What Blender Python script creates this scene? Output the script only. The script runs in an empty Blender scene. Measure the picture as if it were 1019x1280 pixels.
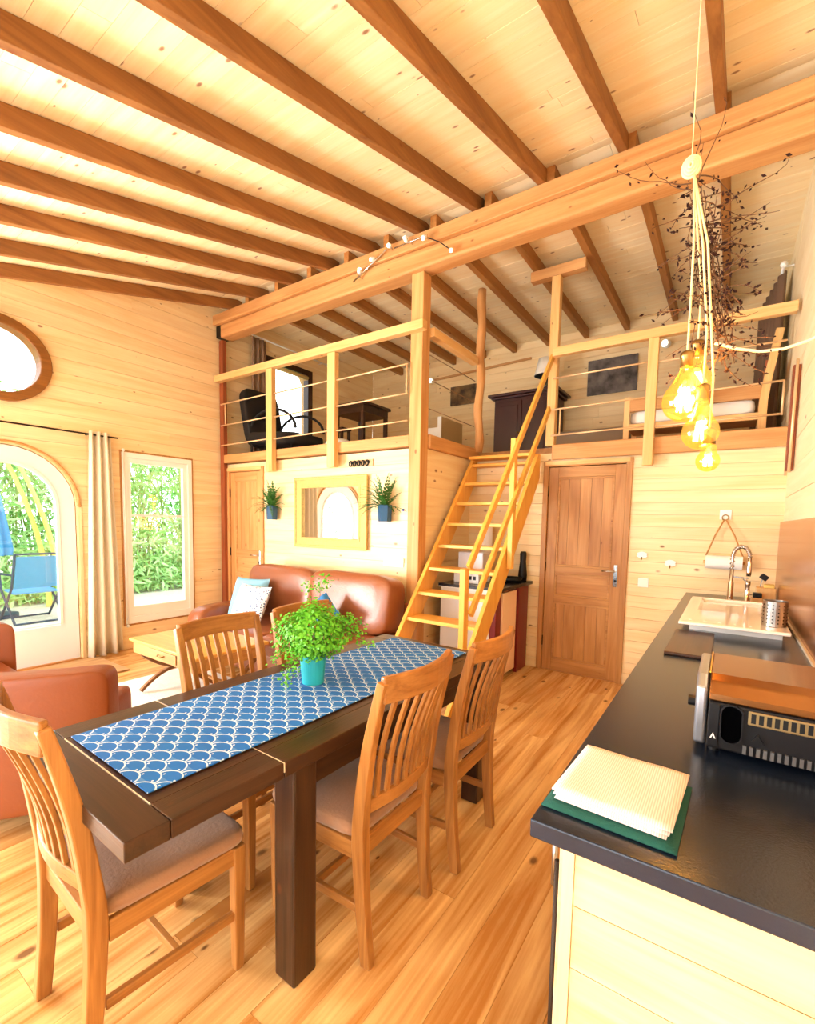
import bpy, math, random
from mathutils import Vector, Matrix
R = random.Random(7)
SC = bpy.context.scene
COL = SC.collection
PI = math.pi

# ------------------------------------------------------------------ camera
def lin(c):
    return tuple(((v / 255) / 12.92 if v / 255 <= .04045 else ((v / 255 + .055) / 1.055) ** 2.4) for v in c)
YAW, PITCH, ROLL, H, F, CY = .603, -.079, .019, 1.466, 582.3, 699.2
c_, s_ = math.cos(YAW), math.sin(YAW)
r0 = Vector((c_, s_, 0)); f0 = Vector((-s_, c_, 0)); u0 = Vector((0, 0, 1))
fw = math.cos(PITCH) * f0 + math.sin(PITCH) * u0
up = -math.sin(PITCH) * f0 + math.cos(PITCH) * u0
cr = math.cos(ROLL) * r0 + math.sin(ROLL) * up
cu = math.cos(ROLL) * up - math.sin(ROLL) * r0
cam = bpy.data.cameras.new('camera'); camo = bpy.data.objects.new('camera', cam); COL.objects.link(camo)
camo.matrix_world = Matrix(((cr.x, cu.x, -fw.x, 0), (cr.y, cu.y, -fw.y, 0), (cr.z, cu.z, -fw.z, H), (0, 0, 0, 1)))
cam.sensor_fit = 'HORIZONTAL'; cam.sensor_width = 36; cam.lens = F / 1019 * 36
cam.shift_y = (CY - 640) / 1019
cam.clip_start = .02; cam.clip_end = 200
SC.camera = camo

# ------------------------------------------------------------------ world, daylight, exposure
W = bpy.data.worlds.new('sky'); SC.world = W; W.use_nodes = True
bg = W.node_tree.nodes['Background']; bg.inputs[0].default_value = (.90, .96, 1.0, 1); bg.inputs[1].default_value = 4.0
SC.view_settings.view_transform = 'Standard'; SC.view_settings.look = 'None'
SC.view_settings.gamma = 1; SC.view_settings.use_curve_mapping = False; SC.view_settings.exposure = .17

def portal(loc, direction, sx, sy):
    l = bpy.data.lights.new('daylight_portal', 'AREA'); l.shape = 'RECTANGLE'; l.size = sx; l.size_y = sy
    l.cycles.is_portal = True
    o = bpy.data.objects.new('daylight_portal', l); COL.objects.link(o); o.location = loc
    o.rotation_euler = Vector(direction).to_track_quat('-Z', 'Y').to_euler()
def daylight(loc, direction, sx, sy, watts, col=(1, .98, .955)):
    l = bpy.data.lights.new('window_daylight', 'AREA'); l.shape = 'RECTANGLE'; l.size = sx; l.size_y = sy
    l.energy = watts; l.color = col
    o = bpy.data.objects.new('window_daylight', l); COL.objects.link(o); o.location = loc
    o.rotation_euler = Vector(direction).to_track_quat('-Z', 'Y').to_euler()
NEAR = -1.9; XLW = -5.44
daylight((-2.55, NEAR - .1, 1.2), (0, 1, .12), 5.2, 2.2, 100)      # the glazed garden front behind the camera
daylight((XLW - .2, -.55, 1.15), (1, .1, .25), 2.1, 2.0, 760)        # the glazed doors in the left wall, out of frame
portal((-5.6, 1.44, 1.2), (1, 0, 0), 1.1, 2.2)
portal((-5.6, 2.82, 1.22), (1, 0, 0), .8, 1.9)
portal((-5.6, 1.38, 2.86), (1, 0, 0), .8, .8)
portal((-5.6, 4.75, 3.1), (1, 0, 0), .8, 1.2)

# ------------------------------------------------------------------ materials
MATS = {}
def newmat(name):
    m = bpy.data.materials.new(name); m.use_nodes = True; nt = m.node_tree
    return m, nt, nt.nodes['Principled BSDF']
def plain(name, rgb, rough=.5, metal=0, spec=.5, bump=0, bscale=40, var=0, vscale=6, emit=None, coat=0, sheen=0):
    if name in MATS: return MATS[name]
    m, nt, b = newmat(name); c = lin(rgb) + (1,)
    b.inputs['Base Color'].default_value = c; b.inputs['Roughness'].default_value = rough
    b.inputs['Metallic'].default_value = metal; b.inputs['Specular IOR Level'].default_value = spec
    if coat: b.inputs['Coat Weight'].default_value = coat; b.inputs['Coat Roughness'].default_value = .1
    if sheen: b.inputs['Sheen Weight'].default_value = sheen
    tc = nt.nodes.new('ShaderNodeTexCoord')
    if var:
        n = nt.nodes.new('ShaderNodeTexNoise'); n.inputs['Scale'].default_value = vscale; n.inputs['Detail'].default_value = 4
        nt.links.new(tc.outputs['Object'], n.inputs['Vector'])
        mx = nt.nodes.new('ShaderNodeMix'); mx.data_type = 'RGBA'
        mx.inputs[6].default_value = tuple(v * (1 - var) for v in c[:3]) + (1,)
        mx.inputs[7].default_value = tuple(min(1, v * (1 + var)) for v in c[:3]) + (1,)
        nt.links.new(n.outputs['Fac'], mx.inputs[0]); nt.links.new(mx.outputs[2], b.inputs['Base Color'])
    if bump:
        n = nt.nodes.new('ShaderNodeTexNoise'); n.inputs['Scale'].default_value = bscale; n.inputs['Detail'].default_value = 3
        nt.links.new(tc.outputs['Object'], n.inputs['Vector'])
        bp = nt.nodes.new('ShaderNodeBump'); bp.inputs['Strength'].default_value = bump; bp.inputs['Distance'].default_value = .01
        nt.links.new(n.outputs['Fac'], bp.inputs['Height']); nt.links.new(bp.outputs[0], b.inputs['Normal'])
    if emit:
        b.inputs['Emission Color'].default_value = lin(emit[0]) + (1,); b.inputs['Emission Strength'].default_value = emit[1]
    MATS[name] = m; return m
def wood(name, light, dark, axis, scale=1., rough=.5, knots=.5, var=.1, contrast=1., spec=.4, knotcol=(120, 62, 26), ks=1.7):
    """timber: grain runs along axis, tone shifts from piece to piece, small dark knots"""
    m, nt, b = newmat(name); N = nt.nodes.new; L = nt.links.new
    tc = N('ShaderNodeTexCoord'); oi = N('ShaderNodeObjectInfo')
    mul = N('ShaderNodeVectorMath'); mul.operation = 'SCALE'; mul.inputs[0].default_value = (17, 23, 31)
    L(oi.outputs['Random'], mul.inputs['Scale'])
    add = N('ShaderNodeVectorMath'); add.operation = 'ADD'; L(tc.outputs['Object'], add.inputs[0]); L(mul.outputs[0], add.inputs[1])
    def mapped(al, ac):
        mp = N('ShaderNodeMapping'); sv = [ac * scale] * 3; sv['xyz'.index(axis)] = al * scale
        mp.inputs['Scale'].default_value = sv; L(add.outputs[0], mp.inputs['Vector']); return mp
    n1 = N('ShaderNodeTexNoise'); n1.inputs['Scale'].default_value = 1.0; n1.inputs['Detail'].default_value = 5; n1.inputs['Distortion'].default_value = 1.4
    L(mapped(.7, 9).outputs[0], n1.inputs['Vector'])
    n2 = N('ShaderNodeTexNoise'); n2.inputs['Scale'].default_value = 1.0; n2.inputs['Detail'].default_value = 3
    L(mapped(2.2, 75).outputs[0], n2.inputs['Vector'])
    mixn = N('ShaderNodeMath'); mixn.operation = 'MULTIPLY_ADD'; mixn.inputs[1].default_value = .35; L(n2.outputs['Fac'], mixn.inputs[0]); L(n1.outputs['Fac'], mixn.inputs[2])
    rp = N('ShaderNodeMapRange'); rp.inputs['From Min'].default_value = .67 - .26 / contrast; rp.inputs['From Max'].default_value = .67 + .26 / contrast
    L(mixn.outputs[0], rp.inputs['Value'])
    mx = N('ShaderNodeMix'); mx.data_type = 'RGBA'; mx.inputs[6].default_value = lin(light) + (1,); mx.inputs[7].default_value = lin(dark) + (1,)
    L(rp.outputs[0], mx.inputs[0]); out = mx.outputs[2]
    if knots:
        mk = N('ShaderNodeMapping'); sv = [6.5 * ks] * 3; sv['xyz'.index(axis)] = 3.6 * ks; mk.inputs['Scale'].default_value = sv
        L(add.outputs[0], mk.inputs['Vector'])
        vo = N('ShaderNodeTexVoronoi'); vo.inputs['Scale'].default_value = 1.0; L(mk.outputs[0], vo.inputs['Vector'])
        sep = N('ShaderNodeSeparateColor'); L(vo.outputs['Color'], sep.inputs[0])
        th = N('ShaderNodeMath'); th.operation = 'LESS_THAN'; th.inputs[1].default_value = knots; L(sep.outputs[0], th.inputs[0])
        sz = N('ShaderNodeMath'); sz.operation = 'MULTIPLY_ADD'; sz.inputs[1].default_value = .13; sz.inputs[2].default_value = .04; L(sep.outputs[1], sz.inputs[0])
        dv = N('ShaderNodeMath'); dv.operation = 'DIVIDE'; L(vo.outputs['Distance'], dv.inputs[0]); L(sz.outputs[0], dv.inputs[1])
        k = N('ShaderNodeMapRange'); k.inputs['From Min'].default_value = 1.15; k.inputs['From Max'].default_value = .55; L(dv.outputs[0], k.inputs['Value'])
        km = N('ShaderNodeMath'); km.operation = 'MULTIPLY'; L(k.outputs[0], km.inputs[0]); L(th.outputs[0], km.inputs[1])
        ks = N('ShaderNodeMath'); ks.operation = 'MULTIPLY'; ks.inputs[1].default_value = .8; L(km.outputs[0], ks.inputs[0])
        m2 = N('ShaderNodeMix'); m2.data_type = 'RGBA'; L(out, m2.inputs[6]); m2.inputs[7].default_value = lin(knotcol) + (1,); L(ks.outputs[0], m2.inputs[0]); out = m2.outputs[2]
    hv = N('ShaderNodeHueSaturation'); vr = N('ShaderNodeMapRange'); vr.inputs['To Min'].default_value = 1 - var; vr.inputs['To Max'].default_value = 1 + var
    L(oi.outputs['Random'], vr.inputs['Value']); L(vr.outputs[0], hv.inputs['Value']); L(out, hv.inputs['Color']); L(hv.outputs[0], b.inputs['Base Color'])
    b.inputs['Roughness'].default_value = rough; b.inputs['Specular IOR Level'].default_value = spec
    bp = N('ShaderNodeBump'); bp.inputs['Strength'].default_value = .12; bp.inputs['Distance'].default_value = .004; L(n2.outputs['Fac'], bp.inputs['Height']); L(bp.outputs[0], b.inputs['Normal'])
    MATS[name] = m; return m
def glassy(name, tint=(255, 255, 255), gloss=.08):
    m, nt, b = newmat(name); nt.nodes.remove(b); N = nt.nodes.new
    t = N('ShaderNodeBsdfTransparent'); t.inputs[0].default_value = lin(tint) + (1,)
    g = N('ShaderNodeBsdfGlossy'); g.inputs['Roughness'].default_value = .02
    mx = N('ShaderNodeMixShader'); mx.inputs[0].default_value = gloss
    nt.links.new(t.outputs[0], mx.inputs[1]); nt.links.new(g.outputs[0], mx.inputs[2]); nt.links.new(mx.outputs[0], nt.nodes['Material Output'].inputs[0])
    MATS[name] = m; return m

PINE_L, PINE_D = (247, 228, 186), (232, 198, 142)
for ax in 'xyz':
    wood('pine_' + ax, PINE_L, PINE_D, ax, 1, .45, .45, .05)
    wood('beam_' + ax, (216, 166, 108), (184, 124, 66), ax, 1, .55, .3, .06)
    wood('rail_' + ax, (238, 198, 138), (216, 164, 96), ax, 1.4, .45, .15, .04)
    wood('oak_' + ax, (196, 146, 86), (158, 104, 50), ax, 1.6, .4, .12, .05)
    wood('chairwood_' + ax, (180, 124, 64), (132, 82, 36), ax, 2.5, .35, 0, .05)
    wood('darkwood_' + ax, (72, 44, 25), (38, 21, 11), ax, 2, .32, .1, .08)
    wood('stairwood_' + ax, (244, 190, 92), (226, 160, 62), ax, 1.6, .4, .05, .03)
wood('ceiling_pine', (253, 240, 204), (244, 218, 166), 'x', 1, .5, .6, .04, ks=1.9)
wood('loft_rafter_y', (186, 130, 70), (146, 94, 42), 'y', 1, .6, .2, .08)
wood('rafter_y', (160, 108, 54), (116, 70, 28), 'y', 1, .6, .2, .08)
wood('floor_pine', (238, 194, 130), (184, 124, 60), 'y', .9, .24, .7, .09, 1.5, spec=.6, ks=1.15, knotcol=(70, 30, 12))
wood('cream_board', (250, 236, 200), (240, 218, 172), 'y', 1, .55, .05, .02)
wood('whitewood_x', (232, 214, 176), (206, 176, 126), 'x', 1.2, .5, .4, .03, knotcol=(150, 110, 70))
wood('redwood_z', (170, 92, 52), (120, 56, 28), 'z', 1.4, .5, .1, .06)
GAP = plain('joint_backing', (196, 154, 102), .8)  # wood tone of the backing seen in the board joints
WHITE = plain('white_paint', (244, 244, 240), .4); DOORWHITE = plain('shaded_white_paint', (226, 234, 242), .4)  # arched door white is dulled bluish: its backlit shade put into the colour
BLACK = plain('black_plastic', (12, 12, 14), .45, spec=.3)
CHROME = plain('chrome', (205, 205, 205), .15, 1)
STEEL = plain('brushed_steel', (180, 176, 170), .3, 1)
BRASS = plain('aged_brass', (150, 120, 70), .35, 1)
LEATHER = plain('brown_leather', (140, 80, 48), .3, bump=.15, bscale=60, var=.15, vscale=3)
LEATHER2 = plain('tan_leather', (132, 66, 26), .45, bump=.12, bscale=70, var=.1, vscale=4)
SUEDE = plain('brown_suede', (150, 108, 78), .85, bump=.2, bscale=90, var=.15, vscale=9, sheen=.3)
GLASS = glassy('window_glass'); MIRROR = plain('mirror_glass', (235, 238, 238), .01, 1)
ROD = plain('railing_rod', (232, 196, 150), .4, .3)
GREEN = plain('fern_green', (96, 184, 40), .5, var=.35, vscale=30)
DGREEN = plain('wall_fern_green', (58, 112, 40), .5, var=.35, vscale=30)

# ------------------------------------------------------------------ mesh helpers
BASE = {}
def rotm(rx=0, ry=0, rz=0):
    return Matrix.Rotation(rz, 3, 'Z') @ Matrix.Rotation(ry, 3, 'Y') @ Matrix.Rotation(rx, 3, 'X')
class MB:
    def __init__(s): s.v = []; s.f = []
    def add(s, vs, fs):
        n = len(s.v); s.v += [Vector(p) for p in vs]; s.f += [[i + n for i in f] for f in fs]; return s
    def box(s, x0, x1, y0, y1, z0, z1):
        return s.add([(x, y, z) for z in (z0, z1) for y in (y0, y1) for x in (x0, x1)],
                     [(0, 2, 3, 1), (4, 5, 7, 6), (0, 1, 5, 4), (2, 6, 7, 3), (0, 4, 6, 2), (1, 3, 7, 5)])
    def obox(s, c, size, M=None):
        M = M or Matrix.Identity(3); c = Vector(c)
        vs = [c + M @ Vector((sx * size[0] / 2, sy * size[1] / 2, sz * size[2] / 2)) for sz in (-1, 1) for sy in (-1, 1) for sx in (-1, 1)]
        return s.add(vs, [(0, 2, 3, 1), (4, 5, 7, 6), (0, 1, 5, 4), (2, 6, 7, 3), (0, 4, 6, 2), (1, 3, 7, 5)])
    def bar(s, p0, p1, w, h, side=None):
        p0 = Vector(p0); p1 = Vector(p1); d = (p1 - p0).normalized()
        a = Vector(side) if side else (Vector((0, 0, 1)).cross(d) if abs(d.z) < .95 else Vector((1, 0, 0)))
        a = (a - d * a.dot(d)).normalized(); b = d.cross(a)
        vs = [p + a * (i * w / 2) + b * (j * h / 2) for p in (p0, p1) for i, j in ((-1, -1), (1, -1), (1, 1), (-1, 1))]
        return s.add(vs, [(0, 3, 2, 1), (4, 5, 6, 7), (0, 1, 5, 4), (1, 2, 6, 5), (2, 3, 7, 6), (3, 0, 4, 7)])
    def sweep(s, pts, ws, hs, side):
        """rectangular section swept along pts; side: width direction"""
        pts = [Vector(p) for p in pts]; n = len(pts); vs = []; fs = []
        for i, p in enumerate(pts):
            d = (pts[min(i + 1, n - 1)] - pts[max(i - 1, 0)]).normalized(); a = Vector(side); a = (a - d * a.dot(d)).normalized(); b = d.cross(a)
            w = ws[i] if isinstance(ws, (list, tuple)) else ws; h = hs[i] if isinstance(hs, (list, tuple)) else hs
            vs += [p + a * (k * w / 2) + b * (l * h / 2) for k, l in ((-1, -1), (1, -1), (1, 1), (-1, 1))]
        for i in range(n - 1):
            for k in range(4): fs.append((4 * i + k, 4 * i + (k + 1) % 4, 4 * i + 4 + (k + 1) % 4, 4 * i + 4 + k))
        fs += [(0, 3, 2, 1), tuple(4 * (n - 1) + k for k in range(4))]
        return s.add(vs, fs)
    def tube(s, pts, r, n=8, closed=False):
        pts = [Vector(p) for p in pts]; m = len(pts); vs = []; fs = []; a = None
        for i, p in enumerate(pts):
            if closed: d = (pts[(i + 1) % m] - pts[i - 1]).normalized()
            else: d = (pts[min(i + 1, m - 1)] - pts[max(i - 1, 0)]).normalized()
            if a is None: a = d.orthogonal().normalized()
            a = (a - d * a.dot(d)).normalized(); b = d.cross(a); rr = r[i] if isinstance(r, (list, tuple)) else r
            vs += [p + (a * math.cos(2 * PI * k / n) + b * math.sin(2 * PI * k / n)) * rr for k in range(n)]
        for i in range(m if closed else m - 1):
            j = (i + 1) % m
            for k in range(n): fs.append((i * n + k, i * n + (k + 1) % n, j * n + (k + 1) % n, j * n + k))
        if not closed: fs += [tuple(range(n - 1, -1, -1)), tuple((m - 1) * n + k for k in range(n))]
        return s.add(vs, fs)
    def lathe(s, c, prof, n=24, M=None):
        c = Vector(c); M = M or Matrix.Identity(3); vs = []; fs = []
        for r, z in prof: vs += [c + M @ Vector((r * math.cos(2 * PI * k / n), r * math.sin(2 * PI * k / n), z)) for k in range(n)]
        for i in range(len(prof) - 1):
            for k in range(n): fs.append((i * n + k, i * n + (k + 1) % n, (i + 1) * n + (k + 1) % n, (i + 1) * n + k))
        if prof[0][0] > 1e-4: fs.append(tuple(range(n - 1, -1, -1)))
        if prof[-1][0] > 1e-4: fs.append(tuple((len(prof) - 1) * n + k for k in range(n)))
        return s.add(vs, fs)
    def prism(s, poly, to3, d0, d1):
        """polygon (list of (s,t)) extruded between depths; to3(s,t,d) -> point"""
        n = len(poly); vs = [to3(a, b, d) for d in (d0, d1) for a, b in poly]
        return s.add(vs, [tuple(range(n - 1, -1, -1)), tuple(range(n, 2 * n))] + [(i, (i + 1) % n, n + (i + 1) % n, n + i) for i in range(n)])
    def ring(s, outer, inner, to3, d0, d1):
        n = len(outer); vs = [to3(a, b, d) for d in (d0, d1) for L in (outer, inner) for a, b in L]; fs = []
        for i in range(n):
            j = (i + 1) % n
            fs += [(i, n + i, n + j, j), (2 * n + i, 2 * n + j, 3 * n + j, 3 * n + i), (i, j, 2 * n + j, 2 * n + i), (n + i, 3 * n + i, 3 * n + j, n + j)]
        return s.add(vs, fs)
    def pillow(s, c, size, M=None, e1=.45, e2=.35, nu=28, nv=16, fn=None):
        c = Vector(c); M = M or Matrix.Identity(3); sg = lambda v, e: math.copysign(abs(v) ** e, v); vs = []; fs = []
        for j in range(nv + 1):
            th = -PI / 2 + PI * j / nv
            for i in range(nu):
                ph = 2 * PI * i / nu
                p = Vector((sg(math.cos(th), e1) * sg(math.cos(ph), e2) * size[0] / 2, sg(math.cos(th), e1) * sg(math.sin(ph), e2) * size[1] / 2, sg(math.sin(th), e1) * size[2] / 2))
                if fn: p = fn(p)
                vs.append(c + M @ p)
        for j in range(nv):
            for i in range(nu): fs.append((j * nu + i, j * nu + (i + 1) % nu, (j + 1) * nu + (i + 1) % nu, (j + 1) * nu + i))
        return s.add(vs, fs)
    def build(s, name, mat, parent=None, smooth=False, bevel=0, seg=2, local=False):
        me = bpy.data.meshes.new(name)
        off = Vector((0, 0, 0)) if (parent is None or local) else BASE.get(parent.name, Vector((0, 0, 0)))
        me.from_pydata([v - off for v in s.v], [], s.f); me.update()
        o = bpy.data.objects.new(name, me); COL.objects.link(o)
        me.materials.append(MATS[mat] if isinstance(mat, str) else mat)
        if smooth: me.polygons.foreach_set('use_smooth', [True] * len(me.polygons))
        if parent is not None: o.parent = parent; BASE[o.name] = off
        if bevel:
            bm = o.modifiers.new('bevel', 'BEVEL'); bm.width = bevel; bm.segments = seg; bm.limit_method = 'ANGLE'; bm.angle_limit = .7
        return o
def tag(o, label, cat, group=None):
    o['label'] = label; o['category'] = cat
    if group: o['group'] = group
    return o
def thing(name, label, cat, loc=(0, 0, 0), group=None, rz=0):
    o = bpy.data.objects.new(name, None); COL.objects.link(o); o.location = loc; o.rotation_euler = (0, 0, rz); o.empty_display_size = .1
    BASE[o.name] = Vector(loc); return tag(o, label, cat, group)
def struct(o): o['kind'] = 'structure'; return o
def sempty(name, loc=(0, 0, 0)):
    o = bpy.data.objects.new(name, None); COL.objects.link(o); o.location = loc; BASE[o.name] = Vector(loc); o['kind'] = 'structure'; return o
def stuff(o): o['kind'] = 'stuff'; return o
def copy_tree(o, parent=None):
    c = o.copy(); COL.objects.link(c); c.parent = parent
    for ch in [x for x in COL.objects if x.parent == o]: copy_tree(ch, c)
    return c
def Bx(*a): return MB().box(*a)

# ------------------------------------------------------------------ room dimensions (metres)
XL, XR, YM, YB, YF = -5.44, .34, 3.66, 4.648, 6.7
XP = -2.36                      # corner post / stair recess
LZ = 2.25                       # loft floor
def zc(y): return 4.097 + .255 * (y - 3.58) if y < 3.62 else 4.10     # ceiling lining
def zr(y): return 3.985 + .255 * (y - 3.58)                            # underside of front rafters

# openings: convex outlines (s, t)
def arch(cy, z0, zs, r, n=16):
    return [(cy + r, z0), (cy + r, zs)] + [(cy + r * math.cos(PI * i / n), zs + r * math.sin(PI * i / n)) for i in range(1, n)] + [(cy - r, zs), (cy - r, z0)]
def rect(a, b, c, d): return [(b, c), (b, d), (a, d), (a, c)]
def ell(cy, cz, ra, rb, n=32): return [(cy + ra * math.cos(2 * PI * i / n), cz + rb * math.sin(2 * PI * i / n)) for i in range(n)]
def span_t(poly, t):
    xs = []
    for i in range(len(poly)):
        (a, b), (c, d) = poly[i], poly[(i + 1) % len(poly)]
        if (b - t) * (d - t) <= 0 and b != d: xs.append(a + (c - a) * (t - b) / (d - b))
    return (min(xs), max(xs)) if xs else None
def span_s(poly, s):
    r = span_t([(b, a) for a, b in poly], s); return r
def rowpieces(s0, s1, z0, z1, ops):
    """pieces of the board s0..s1 x z0..z1 left over by the openings"""
    out = []; bot = [(s0, z0)]; top = [(s0, z1)]; left = []
    for P in sorted(ops, key=lambda q: min(a for a, b in q)):
        zmin = min(b for a, b in P); zmax = max(b for a, b in P)
        if zmax <= z0 + .002 or zmin >= z1 - .002: continue
        e = .0005
        if zmin <= z0 + .002 and zmax >= z1 - .002:
            zs = [z0 + e, z0 + (z1 - z0) * .25, (z0 + z1) / 2, z0 + (z1 - z0) * .75, z1 - e]
            sp = [span_t(P, min(max(z, zmin + e), zmax - e)) for z in zs]
            if sp[0][1] <= s0 or sp[0][0] >= s1: continue
            out.append(bot + [(a[0], z) for a, z in zip(sp, zs)] + top[::-1] + left)
            bot = [(sp[0][1], z0)]; top = [(sp[-1][1], z1)]; left = [(a[1], z) for a, z in list(zip(sp, zs))[::-1][1:-1]]
        else:
            topcut = zmax < z1 - .002      # opening ends inside this board: notch from below
            zz = z0 + e if topcut else z1 - e
            sp = span_t(P, zz) if zmin < zz < zmax else None
            if sp is None: continue
            a, b = sp
            if b <= s0 or a >= s1: continue
            k = [a + (b - a) * i / 10 for i in range(11)]
            if topcut: bot += [(a, z0)] + [(q, max(z0 + e, span_s(P, q)[1])) for q in k[1:-1]] + [(b, z0)]
            else: top += [(a, z1)] + [(q, min(z1 - e, span_s(P, q)[0])) for q in k[1:-1]] + [(b, z1)]
    out.append(bot + [(s1, z0)] + [(s1, z1)] + top[::-1] + left)
    clean = []
    for p in out:
        q = [p[0]]
        for a in p[1:]:
            if abs(a[0] - q[-1][0]) + abs(a[1] - q[-1][1]) > 1e-4: q.append(a)
        if max(a for a, b in q) - min(a for a, b in q) > .01: clean.append(q)
    return clean
def clad(name, to3, s0, s1, z0, z1, rowh, ops, mat, depth, thick=.018, gap=.0022, slope=None, joints=True, jit=.002, backmat=None):
    """a wall: solid backing with the openings, faced with real boards"""
    back = MB(); rows = []; z = z0
    while z < z1 - .01:
        t = min(z + rowh, z1); a, b = s0, s1
        if slope: a = max(a, slope(z)); 
        if b - a > .05: rows.append((a, b, z, t))
        z = t
    for a, b, za, zb in rows:
        for p in rowpieces(a, b, za, zb, ops): back.prism(p, to3, thick, depth)
    w = struct(back.build(name, backmat or GAP))
    for a, b, za, zb in rows:
        cuts = [a]
        hit = any(min(q[1] for q in P) < zb and max(q[1] for q in P) > za for P in ops)
        if joints and not hit and b - a > 2.2:
            c = a + R.uniform(.6, 2.2)
            while c < b - .5: cuts.append(c); c += R.uniform(1.6, 2.6)
        cuts.append(b)
        for i in range(len(cuts) - 1):
            for p in rowpieces(cuts[i] + (.001 if i else 0), cuts[i + 1], za + gap / 2, zb - gap / 2, ops):
                MB().prism(p, to3, R.uniform(-jit, jit), thick).build('plank', mat, w)
    return w

# ------------------------------------------------------------------ floor
fl = struct(Bx(XL - .15, XR + .15, NEAR - .15, YF + .15, -.12, -.02).build('floor', GAP))
struct(Bx(XL - .1, XR + .1, YF, YF + .12, -.02, LZ).build('wall_leak_block', GAP))  # unseen wall, added to stop daylight leaking in behind the back walls
x = XL; pw = .145; k = 0
while x < XR - .01:
    x1 = min(x + pw, XR); y = NEAR - (k * .77 % 2.1)
    while y < YB:
        y1 = y + R.choice([1.9, 2.3, 2.7]); a, b = max(y, NEAR), min(y1, YB)
        if b - a > .05: Bx(x + .0006, x1 - .0006, a + .0006, b - .0006, -.02, R.uniform(-.0012, 0)).build('plank', 'floor_pine', fl)
        y = y1
    x = x1; k += 1

# ------------------------------------------------------------------ left wall with its openings
ARC = arch(1.44, -.02, 1.56, .55)
OP_W = rect(2.44, 3.2, .3, 2.155)
OP_R = ell(1.385, 2.85, .385, .36)
OP_L = rect(4.38, 5.15, 2.5, 3.66)
OP_S = rect(-1.55, .45, -.02, 2.1)
ty = lambda s, t, d: Vector((XL - d, s, t))
clad('wall_left', ty, NEAR, YF, 0, 4.12, .136, [ARC, OP_W, OP_R, OP_L, OP_S], 'pine_y', .16,
     slope=lambda z: max(NEAR, (z - 4.097) / .255 + 3.58 - .03) if z > 2.6 else NEAR)
# arched glass door
d3 = sempty('door_3', (XL, 1.44, 0))
MB().ring(arch(1.44, .0, 1.56, .545), arch(1.44, .38, 1.56, .385), ty, .02, .075).build('door_leaf', DOORWHITE, d3, bevel=.006)
Bx(XL - .06, XL - .045, 1.44 - .38, 1.44 + .38, .06, .34).build('lower_panel', DOORWHITE, d3, bevel=.004)
MB().ring(arch(1.44, .385, 1.56, .405), arch(1.44, .4, 1.56, .378), ty, .01, .022).build('glazing_bead', WHITE, d3)
MB().prism(arch(1.44, .39, 1.56, .382), ty, .045, .05).build('pane', GLASS, d3)
ob = [(1.44 + .575 * math.cos(a), 1.56 + .575 * math.sin(a)) for a in [PI * i / 24 for i in range(25)]]
MB().tube([ty(a, b, -.012) for a, b in ob], .011, 8).build('arch_bead', 'beam_y', d3, smooth=True)
for sgn in (1, -1):
    Bx(XL - .02, XL + .012, 1.44 + sgn * .575 - .018, 1.44 + sgn * .575 + .018, 0, 1.56).build('jamb', 'pine_z', d3, bevel=.003)
Bx(XL - .1, XL + .02, .89, 1.99, -.015, .012).build('threshold', 'oak_y', d3, bevel=.003)
# glazed side doors further along the left wall
w5 = sempty('window_5', (XL, -.55, 0))
for i in range(2):
    a = -1.55 + i
    MB().ring(rect(a, a + 1, 0, 2.1), rect(a + .07, a + .93, .1, 2.02), ty, .02, .075).build('sash', WHITE, w5)
    Bx(XL - .05, XL - .045, a + .07, a + .93, .1, 2.02).build('pane', GLASS, w5)
# tall window
w1 = sempty('window_1', (XL, 2.82, .28))
MB().ring(rect(2.425, 3.215, .282, 2.168), rect(2.475, 3.165, .36, 2.11), ty, -.02, .06).build('window_frame', WHITE, w1, bevel=.004)
MB().ring(rect(2.475, 3.165, .36, 2.11), rect(2.515, 3.11, .47, 2.06), ty, -.005, .045).build('sash', WHITE, w1, bevel=.003)
Bx(XL - .04, XL - .01, 2.5, 3.13, 1.475, 1.5).build('glazing_bar', WHITE, w1)
Bx(XL - .027, XL - .023, 2.5, 3.13, .46, 1.487).build('pane', GLASS, w1)
Bx(XL - .027, XL - .023, 2.5, 3.13, 1.487, 2.08).build('pane', GLASS, w1)
MB().ring(rect(2.405, 3.235, .262, 2.188), rect(2.425, 3.215, .282, 2.168), ty, -.008, .02).build('trim', 'oak_z', w1)
for zz in (2.185, .265):
    MB().lathe((XL + .03, 2.435, zz), [(0, -.018), (.014, -.01), (.017, 0), (.014, .01), (0, .018)], 12).build('blind_knob', WHITE, w1, smooth=True)
MB().tube([(XL + .03, 2.435, .28), (XL + .03, 2.435, 2.17)], .006).build('blind_guide', WHITE, w1, smooth=True)
# round window with its thick bent frame
def bean(ro, n=48):
    pts = []
    for i in range(n):
        a = 2 * PI * i / n; r = ro * (1 - .10 * math.exp(-((a - 1.42 * PI) / .38) ** 2)) * (1 + .03 * math.cos(2 * a - .5))
        pts.append((1.385 + r * math.cos(a), 2.855 + r * .93 * math.sin(a)))
    return pts
w2 = sempty('window_2', (XL, 1.385, 2.46))
MB().ring(bean(.425), bean(.335), ty, -.05, .1).build('window_frame', wood('roundframe', (146, 96, 40), (110, 66, 22), 'y', 2, .4, 0, .02), w2, bevel=.012, seg=3)
MB().prism(bean(.345), ty, .04, .046).build('pane', GLASS, w2)
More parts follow.
